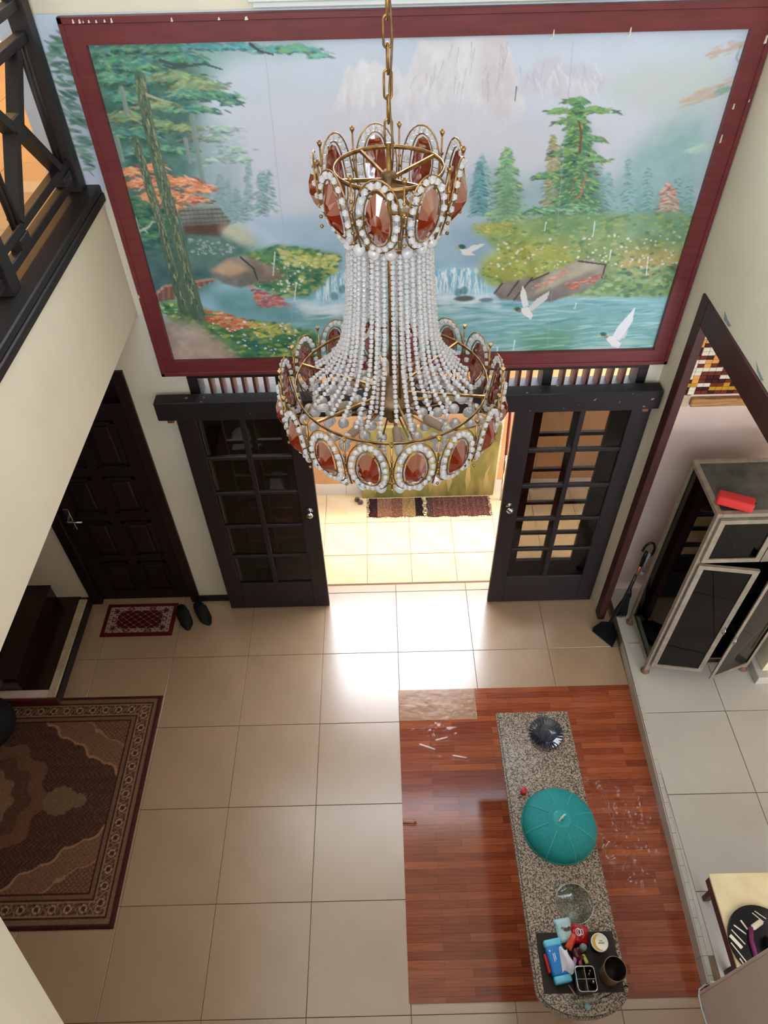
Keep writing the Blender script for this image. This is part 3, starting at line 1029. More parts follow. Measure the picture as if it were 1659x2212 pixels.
# lake and river
poly([(520, 470), (760, 462), (1040, 472), (1060, 520), (1040, 590), (900, 600), (720, 600), (690, 560), (610, 520)], (176, 192, 214), (150, 190, 214), soft=5, alpha=0.75, tex=8)
poly([(980, 490), (1075, 480), (1060, 560), (1010, 580)], (130, 160, 182), soft=9, alpha=0.5)
poly([(645, 640), (760, 600), (1040, 600), (1080, 660), (1440, 640), (1440, 790), (640, 790), (660, 720)], (140, 188, 206), (112, 164, 158), soft=4, alpha=0.95, tex=12)
poly([(1050, 690), (1200, 665), (1440, 660), (1440, 790), (1080, 790)], (124, 176, 176), (134, 180, 166), soft=10, alpha=0.7, tex=16)
poly([(1130, 720), (1240, 705), (1230, 780), (1130, 790)], (84, 136, 92), soft=8, alpha=0.6)
for k in range(260):
    x = rng.uniform(950, 1440)
    y_ = rng.uniform(635, 775)
    q = mp(x, y_)
    c = [(206, 224, 230), (76, 136, 146), (168, 206, 206), (100, 160, 168)][rng.integers(4)]
    dab(q[0], q[1], rng.uniform(8, 26), rng.uniform(0.8, 1.8), rng.normal(-0.05, 0.1), c, 0.4)
for k in range(5):
    q = mp(1330, 748)
    dab(q[0] + rng.normal(0, 14), q[1] + rng.normal(0, 4), 40, 2, 0.0, (214, 222, 222), 0.4)
for k in range(120):
    q = mp(rng.uniform(640, 1130), rng.uniform(640, 770))
    dab(q[0], q[1], rng.uniform(8, 30), rng.uniform(1.0, 2.6), rng.normal(-0.05, 0.12), [(226, 236, 244), (190, 216, 232), (150, 192, 214)][k % 3], 0.35)
# falls
for (xa, xb, ya, yb) in ((690, 790, 588, 665), (925, 1052, 578, 640)):
    poly([(xa, ya + 20), (xa + 30, ya), (xb, ya), (xb + 12, yb), (xa - 20, yb + 10)], (176, 214, 236), soft=3, alpha=0.85)
    for k in range(240):
        x = rng.uniform(xa - 8, xb)
        y_ = ya + rng.uniform(0, 22)
        l = rng.uniform(18, 52)
        dx = rng.uniform(-8, 8)
        stroke([(x, y_), (x + dx * 0.4, y_ + l * 0.5), (x + dx, y_ + l)], rng.uniform(0.7, 1.8), 0.6, [(244, 249, 252), (150, 200, 226), (222, 238, 246), (120, 180, 210)][k % 4], alpha=0.55)
    for k in range(60):
        q = mp(rng.uniform(xa - 40, xb + 30), yb + rng.normal(6, 10))
        dab(q[0], q[1], rng.uniform(6, 16), rng.uniform(2, 5), 0, (232, 240, 246), 0.3)
for (x, y_) in ((740, 625), (722, 640), (765, 618), (1002, 628), (990, 632)):
    q = mp(x, y_)
    dab(q[0], q[1], 5, 6, 0, (70, 120, 128), 0.6)
q = mp(1003, 645)
dab(q[0], q[1], 13, 4, 0, (80, 92, 90), 0.9)
q = mp(1050, 648)
dab(q[0], q[1], 9, 3, 0, (96, 120, 130), 0.8)

# right bank meadow
bank = [(1015, 490), (1070, 480), (1180, 470), (1330, 465), (1500, 462), (1480, 560), (1460, 640), (1300, 640), (1180, 640), (1060, 615), (1035, 590), (1075, 545), (1050, 515), (1020, 498)]
poly(bank, (150, 168, 108), (120, 150, 92), soft=3, tex=26)
poly([(1040, 560), (1110, 520), (1200, 520), (1260, 560), (1200, 600), (1060, 612), (1036, 592)], (176, 176, 84), soft=6, alpha=0.8, tex=24)
poly([(1330, 545), (1480, 535), (1470, 600), (1340, 590)], (204, 166, 108), soft=8, alpha=0.75, tex=20)
poly([(1150, 470), (1330, 460), (1330, 510), (1160, 505)], (96, 140, 92), soft=7, alpha=0.8, tex=22)
poly([(1340, 460), (1500, 455), (1490, 530), (1350, 510)], (120, 164, 136), soft=8, alpha=0.8, tex=20)
scatter(bank, 620, 3.2, [(170, 178, 96), (120, 150, 84), (196, 190, 110), (98, 134, 82), (150, 168, 120)], ang=(0, 0.35), aspect=2.2, alpha=0.6)
scatter([(1060, 520), (1480, 500), (1470, 620), (1060, 600)], 150, 1.6, [(236, 236, 226), (246, 240, 236), (232, 214, 216)], aspect=1.3, alpha=0.75, jit=5)
scatter([(1015, 480), (1110, 478), (1110, 510), (1040, 500)], 90, 2.5, [(206, 190, 98), (180, 176, 90)], alpha=0.6)
scatter([(1250, 590), (1460, 570), (1450, 640), (1270, 640)], 190, 4.0, [(108, 146, 100), (160, 186, 138), (72, 116, 84), (140, 170, 120)], alpha=0.7, aspect=1.8)
# rocks on the right bank
poly([(1065, 632), (1085, 612), (1120, 605), (1150, 598), (1160, 602), (1180, 590), (1215, 578), (1250, 563), (1272, 560), (1310, 572), (1305, 600), (1270, 625), (1225, 640), (1190, 652), (1120, 650), (1080, 646)], (168, 160, 148), (118, 108, 104), soft=1, tex=24)
poly([(1180, 592), (1250, 565), (1308, 573), (1240, 600), (1150, 640)], (186, 178, 152), soft=2, alpha=0.8, tex=20)
for seg in (((1085, 612), (1068, 634)), ((1150, 600), (1110, 648)), ((1120, 607), (1096, 640)), ((1250, 564), (1310, 572)), ((1308, 573), (1300, 600)), ((1185, 590), (1140, 610))):
    stroke(seg, 1.3, 1.0, (66, 60, 60), alpha=0.7)
scatter([(1220, 612), (1300, 592), (1300, 605), (1230, 628)], 60, 2.6, [(206, 116, 92), (190, 96, 76), (222, 150, 128)], alpha=0.8)
scatter([(1140, 625), (1180, 606), (1210, 590), (1235, 578), (1220, 592), (1180, 618)], 50, 2.4, [(224, 160, 158), (206, 120, 118)], alpha=0.8)

# left woods
poly([(180, 98), (330, 95), (390, 130), (420, 220), (430, 330), (440, 420), (400, 480), (540, 520), (560, 540), (480, 590), (440, 640), (330, 650), (270, 480), (200, 200)], (84, 124, 114), (62, 104, 96), soft=10, alpha=0.95, tex=40)
poly([(400, 250), (470, 260), (520, 320), (530, 420), (520, 480), (420, 460)], (140, 166, 170), soft=12, alpha=0.6)
poly([(180, 98), (700, 90), (640, 112), (560, 108), (500, 125), (450, 170), (400, 230), (330, 250), (230, 240)], (86, 140, 118), soft=8, alpha=0.6, tex=30)
poly([(185, 98), (400, 96), (430, 180), (420, 250), (400, 320), (300, 345), (240, 330), (205, 210)], (66, 102, 90), soft=12, alpha=0.6, tex=34)
fol = [(66, 116, 92), (96, 142, 104), (52, 102, 96), (128, 160, 122), (78, 128, 124), (70, 112, 112)]
fol2 = [(120, 146, 104), (150, 164, 116), (92, 124, 96), (112, 112, 88)]
for (x, y_, l, h, c_, n_) in (
        (230, 108, 60, 14, fol, 90), (300, 104, 60, 12, fol, 90), (360, 104, 60, 12, fol, 80), (250, 140, 60, 16, fol, 110), (320, 138, 60, 16, fol, 110), (390, 128, 50, 12, fol, 70),
        (240, 172, 50, 14, fol, 80), (300, 170, 60, 14, fol, 80), (380, 168, 60, 12, fol2, 90), (430, 186, 60, 12, fol2, 90), (470, 208, 45, 8, fol, 60), (500, 222, 22, 5, fol, 26),
        (400, 205, 60, 12, fol, 80), (270, 210, 50, 14, fol, 70), (340, 230, 55, 12, fol2, 70), (420, 236, 50, 8, fol, 50), (280, 252, 50, 12, fol2, 70), (300, 290, 60, 14, fol, 90), (250, 290, 40, 12, fol, 60),
        (340, 270, 40, 10, fol2, 50), (400, 276, 45, 8, fol2, 50), (430, 300, 40, 6, [(104, 112, 92), (84, 100, 92)], 40), (360, 322, 55, 8, fol, 50), (280, 330, 45, 10, fol, 50),
        (450, 100, 50, 8, [(70, 130, 136), (96, 150, 150)], 50), (520, 100, 40, 8, [(76, 146, 154), (64, 124, 130), (110, 170, 168)], 50), (590, 108, 35, 7, [(76, 146, 154), (96, 150, 120)], 46), (640, 106, 40, 8, [(84, 150, 150), (120, 160, 110)], 60), (690, 120, 22, 4, [(110, 166, 150)], 22)):
    spray(x, y_, l, h, c_, int(n_ * 1.5))
for (x, y_, l, h) in ((470, 300, 45, 12), (500, 325, 40, 10), (480, 280, 40, 10), (460, 345, 40, 8), (520, 345, 25, 6)):
    spray(x, y_, l, h, [(158, 182, 170), (176, 192, 182), (140, 168, 158)], 40, alpha=0.35)
for pts in ([(345, 130), (390, 145), (440, 138), (480, 150)], [(540, 95), (560, 110), (590, 118)], [(400, 140), (375, 148), (352, 140)]):
    stroke(pts, 1.6, 0.8, (70, 84, 84), alpha=0.8)
# slim far trunks
for pts, w in (([(262, 190), (268, 215), (275, 250)], 2.6), ([(250, 300), (262, 345)], 4.0), ([(415, 250), (425, 320), (440, 400)], 3.0), ([(400, 300), (410, 350)], 2.4)):
    stroke(pts, w, w * 0.9, (128, 146, 138), (160, 172, 164), alpha=0.7)
# orange shrubs
for (x, y_, l, h) in ((290, 372, 36, 10), (330, 362, 36, 9), (300, 398, 40, 12), (350, 388, 44, 12), (400, 392, 40, 10), (430, 408, 34, 9), (360, 418, 50, 12), (410, 432, 40, 10), (320, 432, 40, 12), (380, 452, 44, 9), (340, 462, 36, 8)):
    spray(x, y_, l, h, [(204, 136, 98), (180, 104, 72), (216, 160, 126), (188, 116, 84)], 60, alpha=0.7)
for pts in ([(345, 440), (355, 425), (375, 418)], [(400, 430), (412, 420), (425, 418)], [(300, 412), (312, 400)]):
    stroke(pts, 0.9, 0.6, (230, 190, 160), alpha=0.7)
# dark green bush under
scatter([(270, 420), (330, 440), (370, 470), (380, 540), (330, 560), (290, 500)], 260, 6.0, [(52, 106, 88), (74, 130, 98), (38, 86, 82), (110, 150, 110)], ang=(0.1, 0.4), aspect=2.6, alpha=0.7)
poly([(300, 520), (400, 540), (470, 560), (440, 620), (330, 640)], (70, 104, 108), soft=8, alpha=0.8, tex=16)
for pts in ([(292, 470), (300, 500), (304, 530)], [(300, 500), (322, 490), (330, 478)], [(310, 494), (318, 502)]):
    stroke(pts, 1.6, 0.9, (186, 192, 172), alpha=0.7)
# hut roof
poly([(385, 450), (470, 445), (500, 480), (395, 488)], (146, 146, 136), (116, 118, 112), soft=1, tex=22)
for k in range(4):
    stroke([(386 + k * 3, 456 + k * 9), (476 + k * 7, 452 + k * 8.5)], 0.9, 0.9, (92, 92, 88), alpha=0.7)
for k in range(9):
    x = 396 + k * 10
    stroke([(x, 450), (x + 8, 484)], 0.6, 0.6, (96, 96, 90), alpha=0.5)
poly([(395, 488), (498, 480), (474, 512), (400, 506)], (96, 70, 64), soft=1, tex=12)
poly([(474, 488), (520, 486), (556, 520), (540, 534), (480, 510)], (196, 190, 156), soft=4, alpha=0.85, tex=26)
poly([(400, 510), (480, 512), (520, 545), (470, 590), (400, 580)], (96, 126, 118), soft=5, alpha=0.9, tex=20)
scatter([(400, 512), (510, 530), (500, 550), (410, 550)], 70, 1.8, [(206, 214, 204), (140, 164, 150)], aspect=1.5, alpha=0.5)
# bridge of logs
for k in range(9):
    t = k / 8
    stroke([(325 + t * 30, 650 - t * 30), (378 + t * 82, 642 - t * 38)], 2.6, 2.6, (196, 160, 144) if k % 2 else (172, 134, 118))
    stroke([(325 + t * 30, 653 - t * 30), (378 + t * 82, 645 - t * 38)], 0.9, 0.9, (120, 86, 76), alpha=0.8)
# left bank greenery
lb = [(525, 548), (600, 530), (680, 540), (735, 552), (730, 580), (690, 620), (660, 640), (600, 640), (520, 600)]
poly(lb, (110, 146, 88), (78, 122, 92), soft=3, tex=30)
scatter(lb, 360, 4.2, [(96, 140, 84), (66, 114, 88), (140, 168, 104), (186, 186, 112), (60, 120, 104)], ang=(0, 0.3), aspect=2.2, alpha=0.7)
scatter([(600, 535), (735, 552), (720, 580), (620, 575)], 130, 3.4, [(206, 200, 120), (180, 184, 96), (222, 220, 160)], aspect=2.0, alpha=0.7)
scatter([(540, 560), (680, 570), (640, 635), (560, 620)], 60, 1.5, [(240, 240, 234)], aspect=1.2, alpha=0.8, jit=4)
poly([(450, 585), (490, 558), (530, 552), (580, 575), (605, 600), (560, 610), (520, 622), (480, 612)], (170, 160, 148), (104, 98, 92), soft=1, tex=26)
poly([(455, 584), (495, 560), (540, 582), (500, 598)], (208, 176, 140), soft=2, alpha=0.85, tex=18)
poly([(530, 555), (590, 575), (620, 600), (570, 612)], (140, 120, 108), soft=2, alpha=0.8, tex=24)
stroke([(520, 556), (548, 580), (556, 604)], 1.4, 1.0, (70, 64, 62), alpha=0.7)
poly([(440, 630), (540, 620), (640, 670), (690, 690), (600, 700), (480, 680)], (92, 140, 140), soft=8, alpha=0.75, tex=20)
scatter([(540, 618), (600, 640), (630, 662), (560, 662)], 130, 3.6, [(206, 104, 84), (176, 110, 130), (226, 150, 120), (160, 96, 110)], alpha=0.75)
# foreground
fgp = [(330, 660), (360, 650), (440, 668), (520, 690), (600, 700), (680, 715), (690, 795), (560, 795), (470, 760), (380, 700)]
poly(fgp, (100, 140, 86), (66, 118, 82), soft=3, tex=34)
scatter(fgp, 460, 4.6, [(88, 138, 78), (60, 112, 82), (140, 164, 84), (176, 178, 92), (48, 104, 92)], ang=(0, 0.35), aspect=2.2, alpha=0.7)
scatter([(440, 668), (520, 685), (560, 705), (500, 715), (445, 690)], 130, 4.2, [(216, 120, 84), (196, 96, 70), (232, 160, 120)], alpha=0.8)
scatter([(530, 695), (620, 700), (650, 720), (560, 730)], 90, 4.0, [(214, 196, 96), (190, 184, 100)], alpha=0.65)
poly([(330, 665), (360, 690), (430, 700), (480, 740), (540, 795), (350, 795)], (176, 164, 158), (190, 160, 140), soft=6, alpha=0.95, tex=30)
scatter([(420, 690), (520, 750), (640, 780), (640, 700), (450, 680)], 50, 1.8, [(240, 236, 246), (226, 216, 236)], aspect=1.4, alpha=0.9, jit=4)
scatter([(340, 655), (440, 665), (420, 690), (350, 680)], 70, 2.2, [(206, 220, 190), (120, 160, 100)], aspect=1.6, alpha=0.7)
# the two great trunks
stroke([(302, 165), (318, 255), (345, 370), (375, 480), (402, 590), (428, 682)], 5.0, 8.0, (84, 104, 86), (176, 170, 130))
stroke([(292, 300), (318, 390), (346, 480), (372, 580), (400, 672)], 3.6, 6.4, (80, 102, 86), (168, 166, 128))
for k in range(240):
    t = rng.random()
    x = np.interp(t, [0, 0.17, 0.4, 0.6, 0.82, 1], [302, 318, 345, 375, 402, 428]) + rng.normal(0, 5)
    y_ = 165 + 517 * t
    stroke([(x, y_), (x + 2, y_ + 12)], 0.7, 0.6, [(56, 72, 62), (176, 172, 134), (120, 130, 96)][k % 3], alpha=0.6)
for k in range(170):
    t = rng.random()
    x = np.interp(t, [0, 0.24, 0.48, 0.75, 1], [292, 318, 346, 372, 400]) + rng.normal(0, 4)
    y_ = 300 + 372 * t
    stroke([(x, y_), (x + 2, y_ + 11)], 0.7, 0.6, [(56, 74, 64), (172, 168, 132), (116, 128, 96)][k % 3], alpha=0.6)
poly([(385, 668), (445, 668), (448, 690), (390, 690)], (70, 96, 80), soft=4, alpha=0.7)
stroke([(318, 205), (345, 215), (372, 222)], 1.6, 0.8, (176, 176, 150), alpha=0.7)


# ducks
def duck(pts_wing, pts_wing2, body, head, scale=1.0):
    poly(pts_wing, (232, 230, 232), soft=0, alpha=0.95)
    poly(pts_wing2, (214, 210, 210), soft=0, alpha=0.95)
    poly(body, (236, 230, 228), soft=0, alpha=0.95)
    q = mp(*head)
    dab(q[0], q[1], 4.6, 3.0, 0.2, (40, 96, 80), 0.95)
    dab(q[0] - 5, q[1] + 1, 2.8, 1.0, 0.0, (206, 170, 90), 0.9)


duck([(1130, 665), (1124, 640), (1128, 615), (1136, 630), (1142, 660)], [(1138, 668), (1160, 645), (1188, 628), (1182, 645), (1150, 672)], [(1122, 668), (1140, 662), (1152, 682), (1146, 690), (1132, 680)], (1118, 668))
duck([(1318, 735), (1335, 705), (1372, 664), (1366, 695), (1340, 735)], [(1335, 735), (1358, 712), (1350, 730)], [(1306, 728), (1322, 726), (1342, 742), (1336, 752), (1322, 748)], (1303, 722))
duck([(995, 548), (1020, 530), (1050, 526), (1035, 536), (1005, 552)], [(998, 550), (992, 575), (996, 560)], [(992, 535), (1010, 540), (1028, 552), (1012, 552), (1000, 550)], (998, 533))
for hx, hy in ((1122, 672), (1310, 728)):
    q = mp(hx, hy)
    dab(q[0], q[1], 2.6, 2.2, 0, (176, 108, 84), 0.9)
# paper seams, scratches and chips
for x_top, x_bot in ((570, 640), (1238, 1180)):
    stroke([(x_top, 88), ((x_top + x_bot) / 2, 430), (x_bot, 780)], 0.6, 0.6, (170, 172, 180), alpha=0.35)
for (x, y_, l) in ((594, 545, 50), (640, 610, 40), (1195, 75, 10), (1362, 70, 10), (1285, 480, 30), (1320, 540, 22), (1400, 555, 40), (1495, 485, 25), (1245, 655, 12), (1112, 735, 28), (1075, 750, 32), (1180, 480, 18)):
    stroke([(x, y_), (x - 4, y_ + l)], 0.8, 0.7, (240, 240, 236), alpha=0.8)
stroke([(1116, 188), (1112, 218)], 0.8, 0.6, (60, 66, 80), alpha=0.8)
# strip left of the frame
scatter([(98, 80), (150, 70), (200, 380), (150, 300)], 130, 6, [(96, 140, 116), (130, 160, 140), (74, 112, 104)], ang=(0.2, 0.3), aspect=4, alpha=0.6)
CV += rng.normal(0, 2.0, CV.shape)
CV[:] = CV * 0.97 + 5

gx = MX0 + np.arange(NXm) * CELL
gz = MZ1 - np.arange(NZm) * CELL
GX, GZ = np.meshgrid(gx, gz)
co = np.stack([GX, np.full_like(GX, YM), GZ], -1)
keep = ~((GX[:-1, :-1] < -1.325) & (GZ[:-1, :-1] < 3.46))
MT['mural'] = vcol_mat('printed_mural_paper', rough=0.32, spec=0.45)
mu = thing('wall_mural', 'large printed mountain lake landscape in a wide maroon frame', 'mural', (0.2, YW - 0.03, 2.33))
mo = link('canvas', paint_mesh('mural_canvas', co, NXm, NZm, CV, MT['mural'], keep), mu)
# canvas backing gives the paper its thickness
FZ0, FZ1, FX0, FX1 = 2.345, 4.19, -1.335, 1.745
YF0, YF1 = YW - 0.05, YW - 0.0005
iz0, iz1, ix0, ix1 = 2.445, 4.085, -1.242, 1.645


def frame_piece(polyxz, nm):
    MB().prism_xz(polyxz, YF0 + 0.008, YF1).obj(nm, 'maroon', mu)


frame_piece([(FX0, FZ0), (FX1, FZ0), (ix1, iz0), (ix0, iz0)], 'frame_member')
frame_piece([(ix0, iz1), (ix1, iz1), (FX1, FZ1), (FX0, FZ1)], 'frame_member')
frame_piece([(FX0, FZ0), (ix0, iz0), (ix0, iz1), (FX0, FZ1)], 'frame_member')
frame_piece([(ix1, iz0), (FX1, FZ0), (FX1, FZ1), (ix1, iz1)], 'frame_member')
# raised outer lip
MB().cbox((FX0, YF0, FZ0), (FX1, YF0 + 0.012, FZ0 + 0.026), 0.003).obj('frame_lip', 'maroon', mu)
MB().cbox((FX0, YF0, FZ1 - 0.026), (FX1, YF0 + 0.012, FZ1), 0.003).obj('frame_lip', 'maroon', mu)
MB().cbox((FX0, YF0, FZ0), (FX0 + 0.022, YF0 + 0.012, FZ1), 0.003).obj('frame_lip', 'maroon', mu)
MB().cbox((FX1 - 0.022, YF0, FZ0), (FX1, YF0 + 0.012, FZ1), 0.003).obj('frame_lip', 'maroon', mu)

# paint chips and scratches on the frame
chip = mat('bare_chip', (226, 220, 200), 0.8)
for (x, y_, w_, h_) in ((158, 46, 5, 7), (172, 46, 6, 7), (180, 47, 3, 4), (192, 46, 5, 5), (208, 46, 5, 5), (226, 45, 5, 5), (241, 44, 5, 8), (371, 42, 5, 7), (473, 40, 6, 5), (532, 39, 9, 6), (1196, 72, 4, 12), (1362, 67, 4, 12), (1618, 217, 3, 6), (1585, 230, 3, 10), (1655, 85, 5, 14), (1558, 300, 3, 16), (300, 640, 4, 9), (297, 690, 4, 8)):
    p = on_y(x, y_, YF0 + 0.002)
    a_, b_ = w_ * 0.0009, h_ * 0.0012
    MB().prism_xz([(p[0] - a_, p[2] - b_), (p[0] + a_, p[2] - b_ * 0.8), (p[0] + a_ * 0.4, p[2] + b_), (p[0] - a_ * 0.5, p[2] + b_ * 0.7)], YF0 - 0.0008, YF0 + 0.009).obj('paint_chip', chip, mu)
# ------------------------------------------------------------------ chandelier
CXC, CYC = 0.034, 1.90
ch = thing('chandelier', 'two-tier brass and crystal chandelier with amber oval stones hanging on a chain', 'chandelier', (CXC, CYC, 3.30))


def cyl(r, th, z):
    return Vector((CXC + r * math.sin(th), CYC - r * math.cos(th), z))


# chain
lk = MB()
pts = []
for k in range(20):
    a = 2 * PI * k / 20
    pts.append((0.0095 * math.cos(a) * 1.0, 0, 0.0215 * (1 if math.sin(a) > 0 else -1) * (1 if abs(math.sin(a)) > 0.05 else 0) + 0.0105 * math.sin(a)))
lk.tube(pts, 0.0028, 8, closed=True)
lkm = lk.mesh('chain_link', MT['gold'])
z = 4.262
k = 0
while z < 6.83:
    o = link('chain_link', lkm, ch, (CXC, CYC, z + 0.027))
    o.rotation_euler = (0, 0, (k % 2) * PI / 2 + 0.12)
    z += 0.0535
    k += 1
MB().lathe([(0.06, 6.9), (0.06, 6.885), (0.02, 6.84), (0.008, 6.82)], (CXC, CYC, 0), 24).obj('ceiling_rose', 'gold', ch)
cp = [(CXC + 0.007 + 0.004 * math.sin(i * 1.3), CYC - 0.004 + 0.004 * math.cos(i * 1.7), 4.19 + i * 0.05) for i in range(53)]
MB().tube(cp, 0.0032, 6).obj('power_cord', 'dullgold', ch)
# stem and hub plates
MB().tube([(CXC, CYC, 4.265), (CXC, CYC, 3.40)], 0.007, 10).obj('stem', 'gold', ch)
MB().lathe([(0.012, 4.20), (0.02, 4.19), (0.014, 4.17), (0.048, 4.150), (0.05, 4.143), (0.012, 4.135)], (CXC, CYC, 0), 24).obj('hub', 'dullgold', ch)
MB().lathe([(0.012, 3.56), (0.03, 3.53), (0.075, 3.49), (0.08, 3.475), (0.05, 3.45), (0.06, 3.43), (0.02, 3.40), (0.012, 3.37)], (CXC, CYC, 0), 24).obj('hub', 'dullgold', ch)


def band(r, z, h, t=0.0025, n=64, nm='ring', m='gold'):
    mb = MB()
    prof = [(r, z), (r, z + h), (r - t, z + h), (r - t, z), (r, z)]
    vs_ = []
    for (q, zz) in prof[:4]:
        for k in range(n):
            vs_.append(cyl(q, 2 * PI * k / n, zz))
    fs = []
    for j in range(4):
        for k in range(n):
            fs.append((j * n + k, j * n + (k + 1) % n, ((j + 1) % 4) * n + (k + 1) % n, ((j + 1) % 4) * n + k))
    mb.add(vs_, fs, True)
    return mb.obj(nm, m, ch)


band(0.143, 4.20, 0.011)
band(0.116, 4.03, 0.012)
band(0.312, 3.535, 0.010)
band(0.300, 3.36, 0.010)
for k in range(4):
    th = 0.55 + k * PI / 2
    MB().bar(cyl(0.012, th, 4.178), cyl(0.143, th, 4.205), 0.006, 0.009).obj('spoke', 'gold', ch)
    MB().bar(cyl(0.02, th, 4.14), cyl(0.116, th, 4.036), 0.004, 0.006).obj('spoke', 'gold', ch)
for k in range(6):
    th = 0.2 + k * PI / 3
    MB().bar(cyl(0.03, th, 3.50), cyl(0.311, th, 3.54), 0.006, 0.008).obj('spoke', 'gold', ch)
for k in range(3):
    th = 0.5 + k * 2 * PI / 3
    MB().tube([cyl(0.055, th, 4.03), cyl(0.055, th, 3.5)], 0.0045, 8).obj('stay_rod', 'gold', ch)
# candle arms with sockets
MT['socket'] = mat('dusty_lamp_socket', (150, 128, 108), 0.55)
for k in range(8):
    th = 0.0 + k * PI / 4 + 0.08
    a = MB().tube([cyl(0.03, th, 3.44), cyl(0.09, th, 3.455), cyl(0.145, th, 3.452)], 0.006, 8).obj('lamp_arm', 'gold', ch)
    MB().tube([cyl(0.14, th, 3.452), cyl(0.145, th, 3.452), cyl(0.205, th, 3.448), cyl(0.21, th, 3.448)], [0.012, 0.0145, 0.0145, 0.012], 12).obj('socket', 'socket', a)
    MB().tube([cyl(0.21, th, 3.448), cyl(0.222, th, 3.448), cyl(0.24, th, 3.447), cyl(0.262, th, 3.447)], [0.009, 0.015, 0.013, 0.003], 12).obj('bulb', 'crystal', a)


# medallions
def medallion(th0, prof, hw, hh, gw, gh, zc, nb, br):
    """prof(v)-> radius for height fraction v in [-1,1]; oval of half width hw, half height hh"""
    def S(u, v, out=0.0):
        r = prof(v / hh)
        return cyl(r + out, th0 + u / r, zc + v)
    f = MB()
    for a, b, w in ((hw, hh, 0.0022), (gw * 1.18, gh * 1.10, 0.0022)):
        f.tube([S(a * math.cos(t), (b * math.sin(t))) for t in np.linspace(0, 2 * PI, 28, endpoint=False)], w, 5, closed=True)
    for t in np.linspace(0, 2 * PI, 12, endpoint=False):
        f.tube([S(hw * math.cos(t), hh * math.sin(t)), S(gw * 1.18 * math.cos(t), gh * 1.10 * math.sin(t))], 0.0009, 4)
    md = f.obj('medallion', 'gold', ch)
    # pointed faceted stone
    g = MB()
    n = 12
    o1 = [S(gw * math.cos(t), gh * math.sin(t) * (1 if True else 1), 0.002) for t in np.linspace(0, 2 * PI, n, endpoint=False)]
    o2 = [S(gw * 0.42 * math.cos(t), gh * 0.40 * math.sin(t) - gh * 0.05, 0.017) for t in np.linspace(0, 2 * PI, n, endpoint=False)]
    ap = [S(0, -gh * 0.05, 0.022), S(0, 0, -0.006)]
    vs_ = o1 + o2 + ap
    fs = []
    for k in range(n):
        k2 = (k + 1) % n
        fs += [(k, k2, n + k2, n + k), (n + k, n + k2, 2 * n), (k2, k, 2 * n + 1)]
    g.add(vs_, fs)
    g.obj('amber_stone', 'amber', md)
    b = MB()
    ma, mb_ = (hw + gw * 1.18) / 2, (hh + gh * 1.10) / 2
    for t in np.linspace(0, 2 * PI, nb, endpoint=False):
        b.bead(S(ma * math.cos(t + 0.1), mb_ * math.sin(t + 0.1), 0.001), br * random.uniform(0.9, 1.1))
    b.obj('crystal_ring', 'crystal', md)


def prof_up(v):
    return 0.188 - 0.010 * v * v + 0.020 * v - 0.012 * (v < 0) * v * v - 0.008 * max(v, 0) * v


def prof_lo(v):
    return 0.362 - 0.014 * v * v + 0.012 * v - 0.016 * (v < 0) * v * v


for k in range(9):
    medallion(math.radians(-10 + 40 * k), prof_up, 0.059, 0.100, 0.030, 0.071, 4.150, 18, 0.0098)
for k in range(16):
    medallion(math.radians(-12.5 + 22.5 * k), prof_lo, 0.066, 0.112, 0.033, 0.074, 3.468, 20, 0.0100)

# little finials between the stones
for n_, off, step, pf, zt, zb, hh, zc in ((9, 10, 40, prof_up, 4.235, 4.06, 0.1, 4.15), (16, -1.25, 22.5, prof_lo, 3.565, 3.37, 0.112, 3.468)):
    for k in range(n_):
        th = math.radians(off + step * k)
        rt, rb = pf((zt - zc) / hh), pf((zb - zc) / hh)
        rm = pf(0) * 0.995
        f = MB().tube([cyl(rb, th, zb), cyl(rm, th, zc), cyl(rt - 0.003, th, zt)], 0.0028, 6)
        f.lathe([(0.002, 0), (0.006, 0.008), (0.0075, 0.016), (0.003, 0.013)], cyl(rt - 0.003, th, zt), 6)
        for q in np.linspace(0.15, 0.75, 5):
            f.ball(cyl(rm + 0.003, th, zb + (zt - zb) * q), 0.0052, 6, 4)
        f.obj('finial', 'gold', ch)

# crystal balls under the two tiers
bm1 = MB().ball((0, 0, 0), 0.0165, 12, 8).mesh('crystal_ball', MT['crystal'])
for k in range(18):
    link('crystal_ball', bm1, ch, cyl(0.128, 2 * PI * k / 18, 4.035))
bm2 = MB().ball((0, 0, 0), 0.019, 12, 8).mesh('crystal_ball_large', MT['crystal'])
for k in range(32):
    link('crystal_ball', bm2, ch, cyl(0.305, 2 * PI * (k + 0.3) / 32, 3.352))
for r, n_, z_ in ((0.265, 24, 3.375), (0.215, 20, 3.385), (0.165, 15, 3.365), (0.115, 11, 3.36), (0.07, 7, 3.35)):
    for k in range(n_):
        link('crystal_ball', bm2, ch, cyl(r, 2 * PI * (k + 0.4) / n_, z_ + 0.008 * (k % 2)))
for k in range(8):
    th = 0.08 + PI / 8 + k * PI / 4
    pts = [cyl(0.05 + 0.25 * t, th, 3.42 - 0.05 * math.sin(PI * t)) for t in np.linspace(0, 1, 9)]
    MB().tube(pts, 0.0028, 6).obj('scroll_wire', 'gold', ch)

